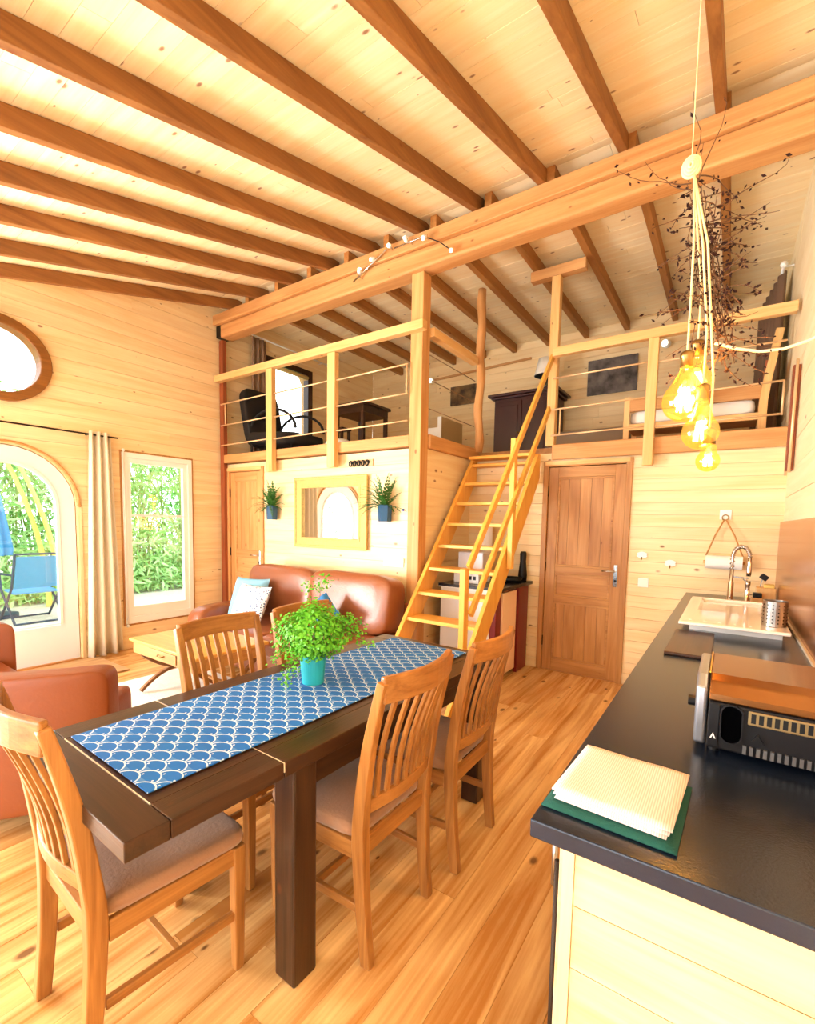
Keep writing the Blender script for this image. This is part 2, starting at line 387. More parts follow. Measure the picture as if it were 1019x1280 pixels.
# loft window
w3 = sempty('window_3', (XL, 4.77, 2.42))
MB().ring(rect(4.33, 5.2, 2.43, 3.74), rect(4.4, 5.11, 2.5, 3.66), ty, -.025, .08).build('window_frame', 'darkwood_z', w3, bevel=.005)
Bx(XL - .05, XL - .045, 4.4, 5.11, 2.5, 3.66).build('pane', GLASS, w3)
MB().tube([(XL + .02, 4.42, 3.62), (XL + .02, 5.1, 3.62)], .028, 10).build('rolled_blind', plain('blind_cloth', (226, 206, 140), .8), w3, smooth=True)

# ------------------------------------------------------------------ mirror wall, stair return, back wall, loft back wall, right wall
tm = lambda s, t, d: Vector((s, YM + d, t))
OP_D1 = rect(-5.37, -4.64, -.02, 2.1)
clad('wall_back_left', tm, XL, XP - .13, 0, 2.17, .135, [OP_D1], 'pine_x', .12)
tr = lambda s, t, d: Vector((XP - d, s, t))
clad('wall_stair_return', lambda s, t, d: Vector((XP - .02 - d, s, t)), YM + .06, YB, 0, 2.16, .36, [], 'pine_y', .1, joints=False)
tb = lambda s, t, d: Vector((s, YB + d, t))
OP_D2 = rect(-1.555, -.765, -.02, 2.075)
clad('wall_back_right', tb, XP - .1, XR, 0, 2.175, .105, [OP_D2], 'pine_x', .12)
tf = lambda s, t, d: Vector((s, YF + d, t))
clad('wall_loft_back', tf, XL, XR, LZ, 4.12, .135, [], 'pine_x', .12)
tw = lambda s, t, d: Vector((XR + d, s, t))
clad('wall_right', tw, NEAR, YF, 0, 4.12, .19, [], 'cream_board', .14, gap=.003, jit=.001, backmat=plain('cream_joint', (214, 190, 140), .8),
     slope=lambda z: max(NEAR, (z - 4.097) / .255 + 3.58 - .03) if z > 2.6 else NEAR)
# garden front behind the camera: wide glazed sliding doors
wn = struct(Bx(XL, XR, NEAR - .12, NEAR, 2.3, 2.70).build('wall_near', 'pine_x'))
Bx(XL, -5.2, NEAR - .12, NEAR, 0, 2.3).build('pier', 'pine_z', wn)
Bx(.1, XR, NEAR - .12, NEAR, 0, 2.3).build('pier', 'pine_z', wn)
w4 = sempty('window_4', (-2.55, NEAR, 0))
for i in range(4):
    a = -5.2 + i * 1.325
    MB().ring(rect(a, a + 1.325, 0, 2.3), rect(a + .06, a + 1.265, .08, 2.22), lambda s, t, d: Vector((s, NEAR - d, t)), .03, .08).build('sash', WHITE, w4)
    Bx(a + .06, a + 1.265, NEAR - .058, NEAR - .053, .08, 2.22).build('pane', GLASS, w4)

# ------------------------------------------------------------------ ceilings of boards
ce = struct(MB().add([(XL - .1, NEAR - .1, zc(NEAR - .1) + .02), (XR + .1, NEAR - .1, zc(NEAR - .1) + .02), (XR + .1, 3.6, 4.122), (XL - .1, 3.6, 4.122),
                      (XL - .1, NEAR - .1, zc(NEAR - .1) + .12), (XR + .1, NEAR - .1, zc(NEAR - .1) + .12), (XR + .1, 3.6, 4.24), (XL - .1, 3.6, 4.24)],
                     [(0, 3, 2, 1), (4, 5, 6, 7), (0, 1, 5, 4), (1, 2, 6, 5), (2, 3, 7, 6), (3, 0, 4, 7)]).build('ceiling', GAP))
def ceil_boards(parent, y0, y1, zf, w):
    y = y0
    while y < y1 - .01:
        t = min(y + w, y1); c = [XL]; q = XL + R.uniform(1.2, 3.)
        while q < XR - .6: c.append(q); q += R.uniform(1.8, 3.2)
        c.append(XR); j = R.uniform(-.0015, .0015)
        for i in range(len(c) - 1):
            a, b = c[i] + .001, c[i + 1] - .001; m = MB(); u, v = y + .001, t - .001
            m.add([(a, u, zf(u) + j), (b, u, zf(u) + j), (b, v, zf(v) + j), (a, v, zf(v) + j), (a, u, zf(u) + .018), (b, u, zf(u) + .018), (b, v, zf(v) + .018), (a, v, zf(v) + .018)],
                  [(0, 3, 2, 1), (4, 5, 6, 7), (0, 1, 5, 4), (1, 2, 6, 5), (2, 3, 7, 6), (3, 0, 4, 7)])
            m.build('plank', 'ceiling_pine', parent)
        y = t
ceil_boards(ce, NEAR, 3.6, lambda y: 4.097 + .255 * (y - 3.58), .115)
cl = struct(Bx(XL - .1, XR + .1, 3.6, YF + .1, 4.12, 4.24).build('ceiling_loft', GAP))
ceil_boards(cl, 3.6, YF, lambda y: 4.10, .115)

ORD = 'first second third fourth fifth sixth seventh eighth ninth tenth'.split()
# rafters: front ones climb to the ridge beam, loft ones run level beside them
for i, xr in enumerate([-5.05, -4.55, -3.98, -3.45, -2.92, -2.36, -1.81, -1.27, -.715, -.17]):
    m = MB(); a, b = xr - .055, xr; y0, y1 = NEAR, 3.68
    m.add([(x, y, z) for y, zz in ((y0, zr(y0)), (y1, zr(y1))) for z in (zz, zz + .11) for x in (a, b)],
          [(0, 1, 3, 2), (4, 6, 7, 5), (0, 4, 5, 1), (2, 3, 7, 6), (0, 2, 6, 4), (1, 5, 7, 3)])
    o = m.build('roof_rafter', 'rafter_y', bevel=.004)
    tag(o, ORD[i] + ' rafter from the round-window wall under the sloping front ceiling', 'rafter', 'rafters of the sloping front ceiling')
for i, xr in enumerate([-4.80, -4.28, -3.77, -3.25, -2.76, -2.25, -1.74, -1.24, -.70, -.18]):
    o = Bx(xr - .03, xr + .03, 3.56, YF - .002, 3.985, 4.099).build('loft_rafter', 'loft_rafter_y', bevel=.004)
    tag(o, ORD[i] + ' level rafter over the loft, counted from the loft window wall', 'rafter', 'rafters over the loft')
rb = thing('ridge_beam', 'thick honey-coloured timber ridge beam spanning the room above the loft edge', 'beam', (-2.55, 3.66, 3.69))
def logbeam(x0, x1, y0, y1, z0, z1, amp, n=30):
    m = MB(); vs = []; fs = []
    for i in range(n + 1):
        x = x0 + (x1 - x0) * i / n; q = amp * math.sin(x * 1.7 + .6) + amp * .5 * math.sin(x * 4.1)
        vs += [(x, y0 - q, z0 - q), (x, y1, z0 - q), (x, y1, z1), (x, y0 - q, z1)]
    for i in range(n):
        for k in range(4): fs.append((4 * i + k, 4 * i + 4 + k, 4 * i + 4 + (k + 1) % 4, 4 * i + (k + 1) % 4))
    fs += [(0, 1, 2, 3), tuple(4 * n + k for k in (3, 2, 1, 0))]
    return m.add(vs, fs)
logbeam(XL + .10, XR - .004, 3.56, 3.74, 3.695, 3.86, .008).build('lower_beam', 'beam_x', rb, bevel=.02, seg=3)
Bx(XL + .004, XR - .004, 3.53, 3.72, 3.86, 3.975).build('wall_plate', 'beam_x', rb, bevel=.008)
Bx(XL + .004, XL + .09, 3.58, 3.72, 3.72, 3.86).build('iron_bracket', BLACK, rb)
# posts
pa = tag(Bx(-2.49, -2.36, 3.60, 3.73, 0, 3.69).build('corner_post', 'beam_z', bevel=.008), 'square honey timber post at the loft corner from floor to ridge beam', 'post')
tag(Bx(XL + .022, XL + .10, 3.60, 3.655, 0, 3.69).build('wall_post', 'redwood_z', bevel=.005), 'narrow reddish timber post in the corner beside the loft', 'post')
def logpost(x, y, z0, z1, r):
    n = 14; return MB().tube([(x + .012 * math.sin(i * 1.3), y + .01 * math.sin(i * .9 + 1), z0 + (z1 - z0) * i / n) for i in range(n + 1)],
                             [r * (1 + .08 * math.sin(i * 2.1)) for i in range(n + 1)], 10)
tag(logpost(-2.33, 4.71, LZ, 3.97, .047).build('log_post', 'beam_z', smooth=True), 'knobbly natural log post at the inner corner of the stair opening', 'post')
pc = thing('stair_head_post', 'slim timber post with a short crosspiece at the head of the stairs', 'post', (-1.52, 4.70, LZ))
Bx(-1.565, -1.48, 4.655, 4.735, LZ, 3.87).build('post', 'rail_z', pc, bevel=.006)
Bx(-1.78, -1.25, 4.65, 4.74, 3.87, 3.965).build('crosspiece', 'beam_x', pc, bevel=.006)
# loft floor and its edge beams
lf = struct(Bx(XL + .02, XP - .14, YM + .13, YF, 2.175, LZ).build('loft_floor', 'oak_y'))
Bx(XP - .14, XR, YB + .13, YF, 2.175, LZ).build('floor_bay', 'oak_y', lf)
for i, (a, b) in enumerate(((XL + .10, -3.9), (-3.9, -2.49))):
    pass
tag(Bx(XL + .10, -2.49, 3.60, 3.785, 2.172, 2.275).build('loft_edge_beam', 'beam_x', bevel=.006), 'honey timber edge beam of the loft above the sofa wall', 'beam')
tag(Bx(XP - .10, XP + .02, 3.735, YB + .12, 2.16, 2.29).build('loft_edge_beam', 'beam_y', bevel=.012), 'rough-edged timber beam of the loft beside the stair opening', 'beam')
tag(Bx(-1.48, XR - .004, 4.60, YB + .125, 2.105, 2.25).build('loft_edge_beam', 'beam_x', bevel=.008), 'honey timber edge beam of the loft above the panelled kitchen door', 'beam')

# ------------------------------------------------------------------ railings of the loft
r1 = thing('loft_railing', 'timber loft railing with thin metal rods above the sofa and mirror', 'railing', (-3.9, 3.55, 2.02))
Bx(XL + .022, -2.31, 3.52, 3.598, 3.165, 3.245).build('top_rail', 'rail_x', r1, bevel=.006)
for px in (-4.44, -3.475):
    Bx(px, px + .105, 3.535, 3.598, 2.02, 3.165).build('baluster_post', 'rail_z', r1, bevel=.005)
for k, (a, b) in enumerate(((XL + .1, -4.44), (-4.335, -3.475), (-3.37, -2.49))):
    for z in (2.385, 2.63, 2.89):
        MB().tube([(a, 3.565, z), (b, 3.565, z + .01)], .008, 6).build('rod', ROD, r1, smooth=True)
for px in (XL + .2, -2.5):
    MB().tube([(px, 3.56, 2.64), (px, 3.56, 2.895)], .008, 6).build('rod', ROD, r1, smooth=True)
r2 = thing('loft_railing', 'short timber rail with thin cables from the corner post back to the log post', 'railing', (-2.36, 4.2, 2.29))
Bx(-2.40, -2.32, 3.735, 4.645, 3.165, 3.245).build('top_rail', 'rail_y', r2, bevel=.006)
for z in (2.52, 2.78, 3.0):
    MB().tube([(-2.36, 3.73, z), (-2.36, 4.655, z)], .004, 6).build('cable', plain('cable_brown', (150, 110, 70), .5), r2, smooth=True)
r3 = thing('loft_railing', 'timber loft railing with thin metal rods above the panelled kitchen door', 'railing', (-.6, 4.56, 2.0))
Bx(-1.49, XR - .022, 4.53, 4.598, 3.07, 3.15).build('top_rail', 'rail_x', r3, bevel=.006)
Bx(-.665, -.585, 4.535, 4.598, 2.0, 3.07).build('baluster_post', 'rail_z', r3, bevel=.005)
for a, b in ((-1.48, -.665), (-.585, XR - .07)):
    for z in (2.33, 2.575, 2.87):
        MB().tube([(a, 4.56, z), (b, 4.56, z + .01)], .008, 6).build('rod', ROD, r3, smooth=True)
for px in (-1.40, XR - .07):
    MB().tube([(px, 4.56, 2.33), (px, 4.56, 2.585)], .008, 6).build('rod', ROD, r3, smooth=True)
r4 = thing('wall_rail', 'upright wooden board with metal rods fixed to the cream side wall', 'rail', (XR, 4.2, 1.87))
Bx(XR - .045, XR - .002, 4.22, 4.3, 1.88, 2.6).build('board', 'redwood_z', r4, bevel=.004)
for yy in (4.16, 4.40):
    MB().tube([(XR - .03, yy, 1.86), (XR - .03, yy, 2.62)], .009, 6).build('rod', ROD, r4, smooth=True)
for zz in (1.92, 2.3, 2.56):
    MB().tube([(XR - .03, 4.16, zz), (XR - .03, 4.40, zz)], .006, 6).build('rod', ROD, r4, smooth=True)

# ------------------------------------------------------------------ doors
def panel_door(name, x0, x1, z1, yw, hs, frame_mat, leaf_mat='oak_z', leaf_x='oak_x', hinge=-1):
    d = sempty(name, ((x0 + x1) / 2, yw, 0))
    for a, b in ((x0 - .05, x0), (x1, x1 + .05)): Bx(a, b, yw - .02, yw + .1, 0, z1 + .05).build('jamb', frame_mat, d, bevel=.004)
    Bx(x0, x1, yw - .02, yw + .1, z1, z1 + .05).build('head', frame_mat.replace('_z', '_x'), d, bevel=.004)
    Bx(x0 - .03, x1 + .03, yw - .03, yw - .021, z1 + .012, z1 + .05).build('architrave', 'rail_x', d, bevel=.002)
    f, bk = yw + .005, yw + .045; st = .095; t = z1 - .005
    for a, b in ((x0 + .003, x0 + st), (x1 - st, x1 - .003)): Bx(a, b, f, bk, .008, t).build('stile', leaf_mat, d, bevel=.003)
    rails = [(t - .1, t), (.52 * z1 - .07, .52 * z1), (.375 * z1 - .06, .375 * z1), (.008, .12)]
    for a, b in rails: Bx(x0 + st, x1 - st, f, bk, a, b).build('door_rail', leaf_x, d, bevel=.003)
    for j in range(3):
        zt, zb = rails[j][0], rails[j + 1][1]
        MB().ring(rect(x0 + st, x1 - st, zb, zt), rect(x0 + st + .02, x1 - st - .02, zb + .02, zt - .02), lambda s, u, q: Vector((s, yw + q, u)), .008, .03).build('moulding', leaf_x, d, bevel=.004)
        n = 1 if j == 1 else 5; wd = (x1 - x0 - 2 * st) / n
        for i in range(n):
            Bx(x0 + st + i * wd + .001, x0 + st + (i + 1) * wd - .001, yw + .018 + .001 * (i % 2), bk - .005, zb, zt).build('panel_board', leaf_x if n == 1 else leaf_mat, d)
    Bx(x0, x1, yw - .01, yw + .1, -.002, .007).build('threshold', leaf_x, d)
    hx = x1 - .05 if hinge < 0 else x0 + .05
    hp = Bx(hx - .018, hx + .018, f - .008, f, hs - .12, hs + .09).build('handle_plate', CHROME, d, bevel=.004)
    MB().tube([(hx, f - .008, hs + .03), (hx, f - .05, hs + .03), (hx + hinge * .11, f - .05, hs + .028)], .009, 8).build('lever', CHROME, hp, smooth=True)
    MB().tube([(hx, f - .012, hs - .06), (hx, f - .004, hs - .06)], .012, 10).build('lock_cylinder', BLACK, hp)
    for zz in (.3, 1.05, 1.8):
        q = x0 if hinge < 0 else x1
        MB().tube([(q, f - .01, zz - .05), (q, f - .01, zz + .05)], .008, 8).build('hinge', plain('dark_iron', (60, 48, 40), .5, .8), d, smooth=True)
    return d
panel_door('door_1', -5.30, -4.68, 2.06, YM, 1.0, 'beam_z', 'beam_z', 'beam_x')
panel_door('door_2', -1.51, -.80, 2.04, YB, 1.02, 'oak_z')

# ------------------------------------------------------------------ ladder stair
st = thing('ladder_stair', 'yellow pine ladder stair with slim handrail climbing to the loft', 'stairs', (-1.95, 3.0, 0))
slp = 1.24
def sy(z): return 3.20 + (z - .5) / slp
for xs in (-2.3, -1.605):
    MB().add([(x, y, z) for x in (xs - .018, xs + .018) for y, z in ((sy(0), 0), (sy(0) + .25, 0), (4.6, (4.6 - .25 - 3.2) * slp + .5), (4.6, 2.16), (sy(2.16), 2.16))],
             [(0, 1, 2, 3, 4), (9, 8, 7, 6, 5)] + [(i, 5 + i, 5 + (i + 1) % 5, (i + 1) % 5) for i in range(5)]).build('stringer', 'stairwood_z', st, bevel=.003)
for i in range(10):
    z = .226 + .2075 * i; 
    if z > 2.15: break
    Bx(-2.282, -1.623, sy(z) + .01, sy(z) + .23, z - .03, z).build('tread', 'stairwood_x', st, bevel=.003)
Bx(-2.282, -1.623, 4.40, 4.60, 2.13, 2.16).build('tread', 'stairwood_x', st, bevel=.003)
hx = -1.56
Bx(hx - .022, hx + .022, 2.965, 3.035, 0, 1.14).build('newel', 'stairwood_z', st, bevel=.004)
Bx(hx - .022, hx + .022, 3.82, 3.88, 1.08, 2.2).build('newel', 'stairwood_z', st, bevel=.004)
for (y0, z0, y1, z1) in ((2.985, 1.15, 4.645, 3.105), (3.03, .80, 4.60, 2.60)):
    MB().bar((hx + .022 + .018, y0, z0), (hx + .04, y1, z1), .03, .055, side=(1, 0, 0)).build('handrail', 'stairwood_z', st, bevel=.005)

# ------------------------------------------------------------------ cabinet under the stairs
cb = thing('side_cabinet', 'low dark red cabinet with a pale door and black top beneath the stairs', 'cabinet', (-1.97, 4.25, 0))
RED = plain('dark_red_wood', (120, 22, 18), .4, var=.2)
PALE = plain('pale_laminate', (250, 214, 178), .45)
Bx(-2.27, -1.70, 3.90, 4.62, .04, .86).build('body', RED, cb, bevel=.003)
Bx(-2.27, -1.76, 3.88, 3.90, .04, .86).build('front_panel', WHITE, cb, bevel=.003)
Bx(-1.70, -1.68, 4.01, 4.34, .05, .83).build('door', PALE, cb, bevel=.003)
Bx(-1.70, -1.665, 4.36, 4.62, 0, .86).build('side_panel', RED, cb, bevel=.003)
Bx(-2.25, -1.75, 3.93, 4.6, 0, .04).build('plinth', BLACK, cb)
Bx(-2.28, -1.63, 3.84, 4.64, .86, .893).build('black_top', plain('black_stone', (34, 34, 40), .25), cb, bevel=.004)
Bx(-2.27, -1.66, 3.833, 3.839, .862, .868).build('edge_strip', WHITE, cb)
rd = thing('coffee_machine', 'white boxy coffee machine on the black top behind the stair treads', 'appliance', (-2.05, 4.1, .893))
Bx(-2.2, -1.93, 4.0, 4.26, .893, 1.0).build('base', WHITE, rd, bevel=.008)
Bx(-2.2, -1.93, 4.08, 4.28, 1.0, 1.19).build('head', plain('pale_grey_plastic', (214, 214, 222), .4), rd, bevel=.01)
for dx in (0, .045): Bx(-2.03 + dx, -2.005 + dx, 3.995, 4.0, .93, .965).build('button', BLACK, rd)
tag(MB().lathe((-2.08, 4.46, .893), [(.06, 0), (.065, .02), (.065, .55), (.05, .57), (0, .57)], 20).build('paper_roll_tube', plain('white_roll', (240, 236, 232), .7), smooth=False), 'tall white cylinder standing on the black top behind the treads', 'canister')
pn = thing('frying_pan', 'black frying pan lying on the black cabinet top', 'pan', (-1.78, 4.42, .893))
MB().lathe((-1.78, 4.42, .893), [(0, 0), (.09, 0), (.12, .045), (.115, .045), (.085, .006), (0, .006)], 24).build('pan_body', BLACK, pn, smooth=True)
MB().bar((-1.80, 4.31, .93), (-1.86, 4.12, .955), .02, .012).build('pan_handle', BLACK, pn, bevel=.003)
tag(MB().lathe((-1.72, 4.585, .893), [(.0, 0), (.04, 0), (.045, .05), (.03, .2), (.033, .28), (.025, .3), (0, .3)], 16).build('pepper_mill', BLACK, smooth=True), 'black tapered mill on the cabinet top against the wall', 'mill')

# ------------------------------------------------------------------ kitchen: units, worktop, splashback
def kunit(y0, y1, label, end=False):
    k = thing('kitchen_cabinet', label, 'cabinet', (.04, (y0 + y1) / 2, 0), 'base units under the dark worktop')
    Bx(-.215, XR - .025, y0 + .002, y1 - .002, .1, .878).build('body', 'whitewood_x', k)
    Bx(-.17, XR - .03, y0 + .01, y1 - .01, 0, .1).build('plinth', BLACK, k)
    d = Bx(-.235, -.217, y0 + .004, y1 - .004, .12, .86).build('cabinet_door', 'whitewood_x', k, bevel=.002)
    MB().tube([(-.265, y0 + .08, .70), (-.265, y0 + .08, .82)], .006, 8).build('handle', STEEL, d, smooth=True)
    return k
ku = kunit(.88, 1.8, 'pale pine kitchen base unit with knotty boarded end below the towel')
kunit(1.8, 2.75, 'pale pine kitchen base unit below the toaster oven')
kunit(2.75, 3.7, 'pale pine kitchen base unit below the white sink')
kunit(3.7, 4.62, 'pale pine kitchen base unit against the back wall below the tap')
for i in range(7):
    Bx(-.200, XR - .03, .862, .879, .0 + i * .1255 + .001, .0 + (i + 1) * .1255 - .001).build('end_board', 'whitewood_x', ku)
Bx(-.222, -.201, .858, .88, 0, .878).build('corner_strip', 'pine_z', ku)
MB().tube([(-.242, .90, .05), (-.242, .90, .80)], .006, 8).build('hinge_strip', plain('dark_iron', (60, 48, 40), .5, .8), ku, smooth=True)
STONE = plain('worktop_stone', (26, 36, 54), .22, var=.35, vscale=14, bump=.05, bscale=200)
tag(Bx(-.276, XR - .022, .824, YB - .022, .88, .915).build('worktop', STONE, bevel=.003), 'long dark blue-grey polished worktop along the cream side wall', 'worktop')
tag(Bx(XR - .020, XR - .004, .6, YB - .004, .925, 1.525).build('splashback', plain('copper_panel', (178, 118, 70), .22, .75, var=.1, vscale=2)), 'glossy copper-brown splashback panel above the worktop', 'splashback')
tag(Bx(XR - .032, XR - .021, .82, YB - .03, .916, .93).build('edge_seal', plain('pale_seal', (214, 204, 186), .4)), 'thin pale sealing strip where worktop meets splashback', 'strip')

# sink
sk = thing('sink', 'white ceramic sink with a flat drainer set on the dark worktop', 'sink', (.03, 3.4, .915))
CER = plain('white_ceramic', (250, 246, 240), .08, coat=.5)
m = MB(); xo = (-.195, .272); yo = (2.83, 3.92); xi = (-.13, .25); yi = (3.30, 3.87); zt, zb = .975, .957
m.ring([(xo[0], yo[0]), (xo[1], yo[0]), (xo[1], yo[1]), (xo[0], yo[1])], [(xi[0], yi[0]), (xi[1], yi[0]), (xi[1], yi[1]), (xi[0], yi[1])], lambda a, b, d: Vector((a, b, d)), zb, zt)
m.build('rim', CER, sk, bevel=.006, seg=3)
m = MB(); bt = .94
m.add([(xi[0], yi[0], zt - .008), (xi[1], yi[0], zt - .008), (xi[1], yi[1], zt - .008), (xi[0], yi[1], zt - .008), (xi[0] + .04, yi[0] + .06, bt), (xi[1] - .04, yi[0] + .06, bt), (xi[1] - .04, yi[1] - .04, bt), (xi[0] + .04, yi[1] - .04, bt)],
      [(0, 1, 5, 4), (1, 2, 6, 5), (2, 3, 7, 6), (3, 0, 4, 7), (4, 5, 6, 7)]).build('basin', CER, sk)
Bx(-.15, .25, 2.95, 3.9, .915, .957).build('underside', CER, sk)
for z_ in range(6): Bx(-.15 + z_ * .065, -.14 + z_ * .065, 2.9, 3.18, .975, .977).build('drainer_rib', CER, sk)
# taps
tp = thing('spring_tap', 'tall chrome kitchen tap with coiled spring neck behind the sink', 'tap', (.03, 4.1, .915))
MB().lathe((.03, 4.1, .915), [(.03, 0), (.03, .012), (.02, .02), (.018, .16), (.014, .17), (.014, .26), (0, .26)], 16).build('body', CHROME, tp, smooth=True)
arc = [(.03 + .05 - .05 * math.cos(a), 4.1, 1.26 + .08 * math.sin(a)) for a in [PI * i / 14 for i in range(15)]]
sp = MB().tube([(.03, 4.1, 1.17), (.03, 4.1, 1.22)] + arc, .009, 8).build('neck', STEEL, tp, smooth=True)
path = [Vector((.03, 4.1, 1.17)), Vector((.03, 4.1, 1.22))] + [Vector(p) for p in arc]; coil = []
tot = 22
for i in range(tot * 10):
    u = i / (tot * 10) * (len(path) - 1.001); k = int(u); p = path[k].lerp(path[k + 1], u - k); dr = (path[k + 1] - path[k]).normalized(); sd = Vector((0, 1, 0)); nn = dr.cross(sd)
    coil.append(p + (sd * math.cos(i * .628) + nn * math.sin(i * .628)) * .014)
MB().tube(coil, .0028, 5).build('spring', CHROME, tp, smooth=True)
MB().lathe((.13, 4.1, 1.13), [(.0, 0), (.014, 0), (.016, .03), (.012, .1), (.012, .14), (0, .14)], 12).build('spray_head', CHROME, tp, smooth=True)
MB().bar((.03, 4.1, 1.12), (.13, 4.1, 1.115), .01, .01).build('holder_arm', CHROME, tp)
MB().tube([(.03, 4.08, .98), (.03, 4.03, .985)], .007, 8).build('mixer_lever', CHROME, tp, smooth=True)
sd_ = thing('soap_pump', 'slim chrome soap pump beside the spring-neck tap', 'dispenser', (.13, 4.16, .915))
MB().lathe((.13, 4.16, .915), [(.024, 0), (.024, .014), (.015, .022), (.015, .14), (.018, .15), (.018, .175), (0, .175)], 14).build('pump_body', CHROME, sd_, smooth=True)
MB().tube([(.13, 4.16, 1.085), (.10, 4.16, 1.105)], .006, 6).build('spout', CHROME, sd_, smooth=True)
# cup, sponge caddy, board
cu_ = thing('cutlery_cup', 'perforated steel cutlery cup on the sink rim', 'cup', (.215, 3.0, .977))
MB().lathe((.215, 3.0, .977), [(.0, 0), (.052, 0), (.052, .125), (.054, .127), (.049, .127), (.049, .004), (0, .004)], 28).build('cup_body', STEEL, cu_, smooth=False)
m = MB()
for a in range(14):
    for zz in range(6):
        t = 2 * PI * a / 14; M = rotm(0, 0, t)
        m.obox((.215 + .0521 * math.cos(t), 3.0 + .0521 * math.sin(t), .995 + zz * .018), (.002, .006, .006), M)
m.build('perforations', BLACK, cu_)
cd = thing('sponge_caddy', 'pale wooden block with sponge and black brush by the splashback corner', 'caddy', (.25, 4.4, .915))
Bx(.19, .31, 4.34, 4.46, .915, 1.03).build('block', 'rail_z', cd, bevel=.005)
Bx(.16, .23, 4.25, 4.335, .915, .96).build('block', 'rail_z', cd, bevel=.005)
Bx(.17, .225, 4.26, 4.33, .96, .995).build('black_sponge', BLACK, cd, bevel=.006)
Bx(.235, .30, 4.35, 4.42, 1.03, 1.055).build('yellow_sponge', plain('sponge_yellow', (250, 220, 130), .9), cd, bevel=.006)
MB().bar((.215, 4.40, 1.03), (.225, 4.40, 1.09), .008, .008).build('brush_handle', CHROME, cd)
MB().obox((.235, 4.40, 1.105), (.05, .04, .04), rotm(0, .6, 0)).build('brush_head', BLACK, cd, bevel=.006)
tag(Bx(-.205, -.03, 2.28, 2.83, .915, .93).build('chopping_board', 'darkwood_y', bevel=.004), 'brown wooden chopping board lying before the white sink', 'board')

# toaster oven
to = thing('toaster_oven', 'black toaster oven with coppery glossy top and slotted vents on the worktop', 'toaster oven', (.13, 1.5, .915))
GUN = plain('gunmetal', (20, 20, 24), .5, 0, .25); COP = plain('coppery_shell', (130, 86, 48), .2, .9, var=.12, vscale=4)
SIL = plain('brushed_silver', (170, 176, 188), .3, .9)
x0, x1, y0, y1, z0, z1 = -.045, .285, 1.33, 1.66, .93, 1.105
Bx(x0 + .03, x1, y0 + .004, y1, z0, z1 - .0585).build('body', GUN, to, bevel=.006)
prof = [(y0 + .006, z1 - .04), (y0 + .02, z1 - .012), (y0 + .05, z1), (y1 - .05, z1), (y1, z1 - .05), (y1, z1 - .058), (y0 + .006, z1 - .058)]
MB().prism(prof, lambda a, b, d: Vector((d, a, b)), x0 + .028, x1).build('top_shell', COP, to, bevel=.004)
prof2 = [(y0 + .012, z0), (y0 + .012, z1 - .03), (y0 + .045, z1 - .004), (y1 - .05, z1 - .004), (y1 - .004, z1 - .05), (y1 - .004, z0)]
MB().prism(prof2, lambda a, b, d: Vector((d, a, b)), x0, x0 + .026).build('side_cheek', SIL, to, bevel=.008, seg=3)
MB().tube([(x0 + .027, y0 + .05, z1 + .001), (x0 + .027, y1 - .05, z1 + .001)], .0018, 6).build('seam', plain('gold_edge', (250, 190, 60), .3, .8), to)
pf = lambda a, b, d: Vector((a, y0 + d, b))
slot = [(.031 + .02 * math.cos(a), 1.0 + .025 * (1 if math.sin(a) > 0 else -1) + .02 * math.sin(a)) for a in [2 * PI * i / 24 for i in range(24)]]
MB().ring([(q[0] + (q[0] - .031) * .18, q[1] + (q[1] - 1.0) * .06) for q in slot], slot, pf, -.004, .004).build('recess_rim', GUN, to)
MB().prism(slot, pf, -.001, .003).build('recess', plain('deep_black', (3, 3, 4), .9, spec=0), to)
Bx(.062, x1 - .01, y0 - .002, y0 + .003, 1.008, 1.041).build('vent_panel', plain('vent_bronze', (150, 130, 90), .35, .7), to, bevel=.002)
for i in range(15):
    Bx(.068 + i * .0145, .077 + i * .0145, y0 - .0032, y0 - .001, 1.014, 1.036).build('vent_slot', BLACK, to)
for i in range(17):
    Bx(.056 + i * .013, .063 + i * .013, y0 - .003, y0 + .003, .936, .956).build('lower_vent', plain('vent_dark_grey', (110, 110, 112), .4, .5), to)
tri = lambda cx, cz, r: [(cx + r * math.sin(a), cz + r * math.cos(a)) for a in (0, 2 * PI / 3, 4 * PI / 3)]
MB().prism(tri(.083, .975, .014), pf, -.0012, .004).build('warning_mark', BLACK, to)
MB().prism([(-.010, .957), (-.004, .971), (.002, .957), (-.001, .957), (-.004, .965), (-.007, .957)], pf, -.0005, .0008).build('maker_mark', WHITE, to)
Bx(-.016, .008, y0 + .001, y0 + .006, .935, 1.044).build('corner_panel', GUN, to, bevel=.003)
MB().tube([(x0, 1.46, 1.0), (x0 - .02, 1.46, 1.0)], .014, 12).build('knob', BLACK, to)
for px in (.0, .25):
    for py in (1.37, 1.62): MB().lathe((px, py, .915), [(.012, 0), (.012, .016), (0, .016)], 10).build('foot', BLACK, to)

